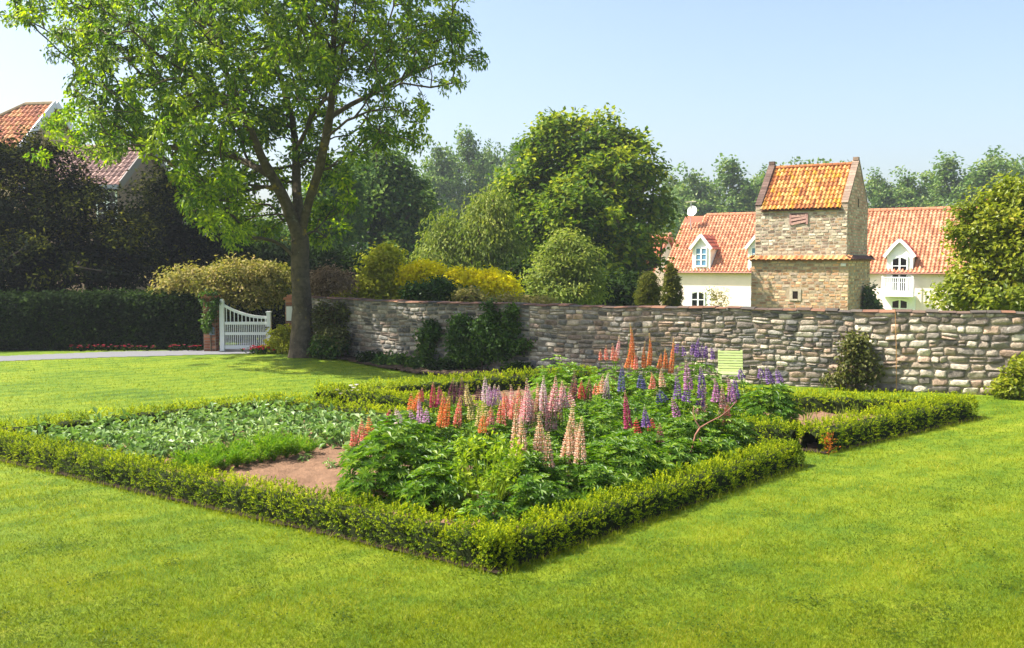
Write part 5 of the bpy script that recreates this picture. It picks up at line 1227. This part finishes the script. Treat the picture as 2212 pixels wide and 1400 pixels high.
lupin('leafy lupin without blooms at the foot of the forked twig', (1545, 1020), 0.34, 935, [], 233, nleaf=110)

lupin('dark leafy lupin low between the big front left clump and the columbine', (950, 1112), 0.32, 985, [], 234, nleaf=120)
lupin('small dark leafy lupin tucked inside the front corner of the hedge', (1052, 1172), 0.24, 1070, [], 245, nleaf=70)
lupin('low leafy lupin just behind the front corner of the low hedge', (1165, 1135), 0.32, 1020, [], 235, nleaf=110)
lupin('leafy lupin without blooms behind the columbine', (1020, 1050), 0.36, 945, [], 236, nleaf=120)
lupin('leafy lupin without blooms right of the thick beige spikes', (1300, 1100), 0.34, 990, [], 237, nleaf=110)
lupin('leafy lupin without blooms under the pale pink spikes', (1215, 985), 0.42, 890, [], 238, nleaf=140)
lupin('leafy lupin without blooms under the slate blue spikes', (1330, 955), 0.42, 860, [], 239, nleaf=140)
lupin('leafy lupin without blooms at the back centre of the bed', (1120, 955), 0.45, 868, [], 241, nleaf=140)
lupin('leafy lupin without blooms at the back of the bed below the salmon group', (1290, 905), 0.5, 815, [], 242, 'lupinB', nleaf=150)
lupin('leafy lupin without blooms beside the peach one', (1480, 930), 0.5, 835, [], 243, nleaf=150)
lupin('leafy lupin without blooms in front of the garden chair', (1570, 905), 0.45, 815, [], 244, nleaf=150)
def columbine():
    rng = np.random.default_rng(240); g = G(1050, 1118); root = np.array([g[0], g[1], 0]); d = g[1]
    o = empty('columbine', root, 'airy yellow green plant with thin upright stems at the front centre of the bed', 'plant')
    st, lf = MB(), MB()
    for k in range(58):
        px, py = rng.uniform(982, 1124), rng.uniform(950, 1062)
        t = P(px, py, d + rng.uniform(-.25, .25)) - root; b = np.array([t[0] * .25, t[1] * .3, 0])
        tube(st, [b, b * .5 + t * .5 + [0, 0, .04], t], [.005, .004, .002], 4, (0.5, 0.7, 0))
        m = 16; dirs = runit(m, rng) + [0, 0, .35]; q = t + rng.normal(size=(m, 3)) * .028
        leaves(lf, q, dirs, runit(m, rng) + [0, 0, 1.0], 0.058, 0.024, np.stack([rng.uniform(0, 1, m), np.full(m, rng.uniform(.2, 1)), np.zeros(m)], -1), 0.1, 0.65)
    st.build('stems', M['columbine'], o); lf.build('foliage', M['columbine'], o)
columbine()

# ------------------------------------------------------------------ vegetables
def veg_mesh(seed, kind):
    rng = np.random.default_rng(seed); mb = MB()
    if kind == 'potato':
        m = 72; u = runit(m, rng); u[:, 2] = np.abs(u[:, 2]); rr = rng.uniform(.4, 1, m) ** .5
        p = u * rr[:, None] * [.19, .19, .21] + [0, 0, .03]
        nn = nrm(u * .5 + [0, 0, .8] + runit(m, rng) * .5); d = nrm(u * [1, 1, .1] + runit(m, rng) * .6)
        leaves(mb, p, d, nn, rng.uniform(.06, .10, m), rng.uniform(.045, .065, m), np.stack([rng.uniform(0, 1, m), np.full(m, .25 + .5 * rng.uniform()) , 0 * rr], -1), .22, .5, .2)
        for i in range(0, m, 8): tube(mb, [[0, 0, 0], p[i] * [.6, .6, .7], p[i]], [.006, .005, .003], 4, (.5, .4, 0), cap=False)
    else:
        for k in range(30):
            a = rng.uniform(0, 6.28); l = rng.uniform(.16, .28); dirv = nrm(np.array([math.cos(a) * .5, math.sin(a) * .5, 1]))
            t = dirv * l + np.array([math.cos(a), math.sin(a), -.3]) * .05
            tube(mb, [[0, 0, 0], dirv * l * .6, t], [.003, .003, .002], 3, (.5, .4, 0), cap=False)
            m = 20; s = rng.uniform(.35, 1, m)[:, None]; q = t * s
            leaves(mb, q, runit(m, rng) + dirv * .9, runit(m, rng), .055, .009, np.stack([rng.uniform(0, 1, m), np.full(m, rng.uniform(.2, .9)), np.zeros(m)], -1))
    return mb
PV = []
def veg(kind, x, y, rng, label, group, name):
    key = [q for q in PV if q[0] == kind]
    if len(key) < 5:
        o = veg_mesh(300 + len(PV), kind).build(name, M[kind]); PV.append((kind, o))
    else:
        o = key[rng.integers(5)][1].copy(); col.objects.link(o)
    o.location = (x, y, .008); s = rng.uniform(.85, 1.25); o.scale = (s, s, s * rng.uniform(.85, 1.15)); o.rotation_euler = (0, 0, rng.uniform(0, 6.28))
    tag(o, label, 'plant', group)
rng = np.random.default_rng(310)
for u in np.arange(4.75, 7.75, 0.46):
    for w in np.arange(0.52, 4.0, 0.31):
        q = bed(u + rng.normal(0, .04), w + rng.normal(0, .05))
        if not inpoly(q[0], q[1], [L1 + UH * -.42 + WH * .0, B + np.array([.1, -.45]), np.array([-1.4, 12.6]), A + WH * .4]): continue
        if u < 5.1 and w < 2.5: continue
        veg('potato', q[0], q[1], rng, 'grey green leafy potato plant growing in the vegetable rows', 'potato plants in rows', 'potato_plant')
for u in (4.35, 3.95):
    for w in np.arange(2.75, 4.2, .33):
        q = bed(u + rng.normal(0, .04), w + .1 * (4.35 - u)); veg('potato', q[0], q[1], rng, 'grey green leafy potato plant growing in the vegetable rows', 'potato plants in rows', 'potato_plant')
for u0 in (4.45, 4.68):
    for w in np.arange(0.75, 2.35, 0.16):
        q = bed(u0 + rng.normal(0, .03) - 0.05 * w, w); veg('carrot', q[0], q[1], rng, 'feathery bright green plant in the row beside the bare soil', 'feathery plants in a row', 'carrot_plant')
# seedlings on the bare soil
for k, (px, py, lab) in enumerate([(660, 1000, 'tiny yellow green seedling on the bare soil near the feathery row'), (712, 1015, 'small pale green seedling on the bare soil by the lupin clump'), (690, 968, 'low green seedling at the back of the bare soil')]):
    g = G(px, py); o = PV[k][1].copy(); col.objects.link(o); o.location = (g[0], g[1], .01); o.scale = (.42, .42, .4); o.name = 'seedling'; tag(o, lab, 'plant')

# upright shoots in the bare bed at the right
def shoots(px, py, n, label, seed, h=.22):
    rng = np.random.default_rng(seed); g = G(px, py); mb = MB(); m = n
    p = np.stack([rng.normal(0, .05, m), rng.normal(0, .05, m), np.zeros(m)], -1)
    d = nrm(np.stack([rng.normal(0, .22, m), rng.normal(0, .22, m), np.ones(m)], -1))
    leaves(mb, p, d, runit(m, rng), rng.uniform(.6, 1.2, m) * h, .013, np.stack([rng.uniform(0, 1, m), rng.uniform(.2, .9, m), 0 * d[:, 0]], -1), .1, .4, .06)
    o = mb.build('leaf_shoots', M['birch']); o.location = (g[0], g[1], .01); tag(o, label, 'plant', 'green shoots in the bare bed')
for k, (px, py, n, lab) in enumerate([(1740, 912, 14, 'leftmost tuft of thin shoots on the bare bed'), (1785, 925, 18, 'thin dark shoots in the bare bed near its front hedge'), (1812, 918, 14, 'second tuft of thin shoots near the front hedge of the bare bed'),
        (1845, 905, 20, 'middle tuft of tall shoots in the bare bed'), (1880, 895, 20, 'pale tuft of tall shoots near the back hedge of the bare bed'), (1905, 900, 14, 'rightmost tuft of shoots in the bare bed')]):
    shoots(px, py, n, lab, 320 + k)

# orange dead patch on the hedge corner, white blooms on the far bed, forked twig, garden chair
rng = np.random.default_rng(330); g = G(1793, 984); mb = MB(); m = 80
p = np.stack([rng.normal(0, .035, m), rng.normal(0, .035, m), rng.uniform(.03, .25, m)], -1)
leaves(mb, p, runit(m, rng) + [0, 0, .6], runit(m, rng), .035, .016, lin(196, 112, 40) * rng.uniform(.5, 1.1, (m, 1)))
tube(mb, [[0, 0, 0], [.01, 0, .15], [0, .02, .26]], .006, 4, lin(150, 90, 50))
o = mb.build('dead_shoot', M['petal']); o.location = (g[0] - .02, g[1] - .01, 0); tag(o, 'orange dry dead shoot at the corner of the low hedge', 'plant')

g = np.array([-2.55, 15.35, 0]); flowers('low plant with a few white blooms inside the corner of the far low hedge', g, .20, .33, 12, 340, lin(236, 232, 214), lin(240, 226, 220), name='white_flowers')

def twig():
    mb = MB(); d = 10.25; c = lin(146, 102, 84)
    q = lambda *a: np.array([P(x, y, d + e) for x, y, e in a])
    m = q((1484, 988, 0), (1496, 966, 0), (1502, 940, -.02), (1512, 924, -.02)); m[0, 2] = min(m[0, 2], .12)
    root = np.array([m[0, 0], m[0, 1], 0]); m = np.vstack([[m[0, 0] - .03, m[0, 1], 0.0], m])
    tube(mb, m, [.012, .011, .010, .009, .009], 7, c, .08)
    tube(mb, q((1512, 924, -.02), (1502, 908, 0), (1497, 892, .02), (1499, 878, .03)), [.008, .006, .005, .004], 6, c, .08)
    tube(mb, q((1512, 924, -.02), (1532, 912, -.03), (1556, 900, -.02), (1574, 886, 0), (1592, 866, .02)), [.008, .007, .006, .005, .003], 6, c, .08)
    tube(mb, q((1510, 946, -.02), (1514, 952, -.05), (1518, 960, -.06)), [.006, .005, .003], 5, c)
    tag(mb.build('forked_twig', M['wood'], None, True, loc=root), 'bare reddish brown forked twig standing among the lupins', 'branch')
twig()

def chair():
    d = 17.0; root = np.array([px2x(1582, d), d, 0.0]); o = empty('garden_chair', root, 'pale green slatted garden chair half hidden behind the lupins by the wall', 'chair', rz=math.radians(-8))
    c = lin(184, 198, 124); w = .21; n = 8
    mb = MB()
    for k in range(n):
        z = .36 + k * .044; bar(mb, [-w, .20 + k * .014, z], [w, .20 + k * .014, z], .034, .014, (0, .3, 1), c)
    bar(mb, [-w + .02, .212, .34], [-w + .02, .325, .70], .03, .012, (1, 0, 0), c); bar(mb, [w - .02, .212, .34], [w - .02, .325, .70], .03, .012, (1, 0, 0), c)
    mb.build('backrest', M['chair'], o)
    mb = MB()
    for k in range(6): box(mb, -w, w, -.22 + k * .068, -.17 + k * .068, .318, .335, c)
    mb.build('seat', M['chair'], o)
    for x in (-w + .02, w - .02):
        for y0, y1 in ((-.20, -.26), (.17, .26)):
            mb = MB(); bar(mb, [x, y1, 0], [x, y0, .317], .03, .02, (1, 0, 0), c); mb.build('leg', M['chair'], o)
chair()

# ------------------------------------------------------------------ air, sky, sun, camera
def haze():
    mb = MB(); box(mb, -420, 420, -40, 420, -30, 40)
    m, nt, out = newmat('haze'); v = N(nt, 'ShaderNodeVolumePrincipled')
    v.inputs['Color'].default_value = (0.86, 0.93, 1.0, 1); v.inputs['Density'].default_value = HAZE; v.inputs['Anisotropy'].default_value = 0.2
    nt.links.new(v.outputs[0], out.inputs['Volume'])
    o = mb.build('haze', m); tag(o, 'thin pale summer haze over the garden', 'haze', kind='stuff')
HAZE = 0.00055
if HAZE: haze()

w = bpy.data.worlds.new('World'); sc.world = w; w.use_nodes = True; nt = w.node_tree
bg = nt.nodes['Background']; sky = nt.nodes.new('ShaderNodeTexSky'); sky.sky_type = 'NISHITA'; sky.sun_disc = False
sky.sun_elevation = SUN_EL; sky.sun_rotation = SUN_AZ; sky.air_density = 1.0; sky.dust_density = 3.2; sky.ozone_density = 1.4
nt.links.new(sky.outputs[0], bg.inputs[0]); bg.inputs[1].default_value = 0.112
ld = bpy.data.lights.new('sun', 'SUN'); ld.energy = 5.0; ld.angle = math.radians(0.5); ld.color = (1.0, 0.955, 0.89)
so = bpy.data.objects.new('sun', ld); col.objects.link(so)
sv = Vector((math.sin(SUN_AZ) * math.cos(SUN_EL), math.cos(SUN_AZ) * math.cos(SUN_EL), math.sin(SUN_EL)))
so.rotation_euler = sv.to_track_quat('Z', 'Y').to_euler(); so.location = (-20, 5, 30)
cd = bpy.data.cameras.new('camera'); cam = bpy.data.objects.new('camera', cd); col.objects.link(cam)
cam.location = (0, 0, E); cam.rotation_euler = (math.pi / 2 - PITCH, 0, 0); cd.sensor_width = 36; cd.lens = 36 * F / 2212; cd.clip_end = 2500; cd.clip_start = 0.05
sc.camera = cam
vs = sc.view_settings; vs.view_transform = 'Standard'; vs.look = 'None'; vs.exposure = 1.25; vs.gamma = 1; vs.use_curve_mapping = False
sc.render.engine = 'CYCLES'; c = sc.cycles; c.max_bounces = 6; c.diffuse_bounces = 3; c.glossy_bounces = 2; c.transmission_bounces = 4; c.volume_bounces = 0; c.transparent_max_bounces = 4
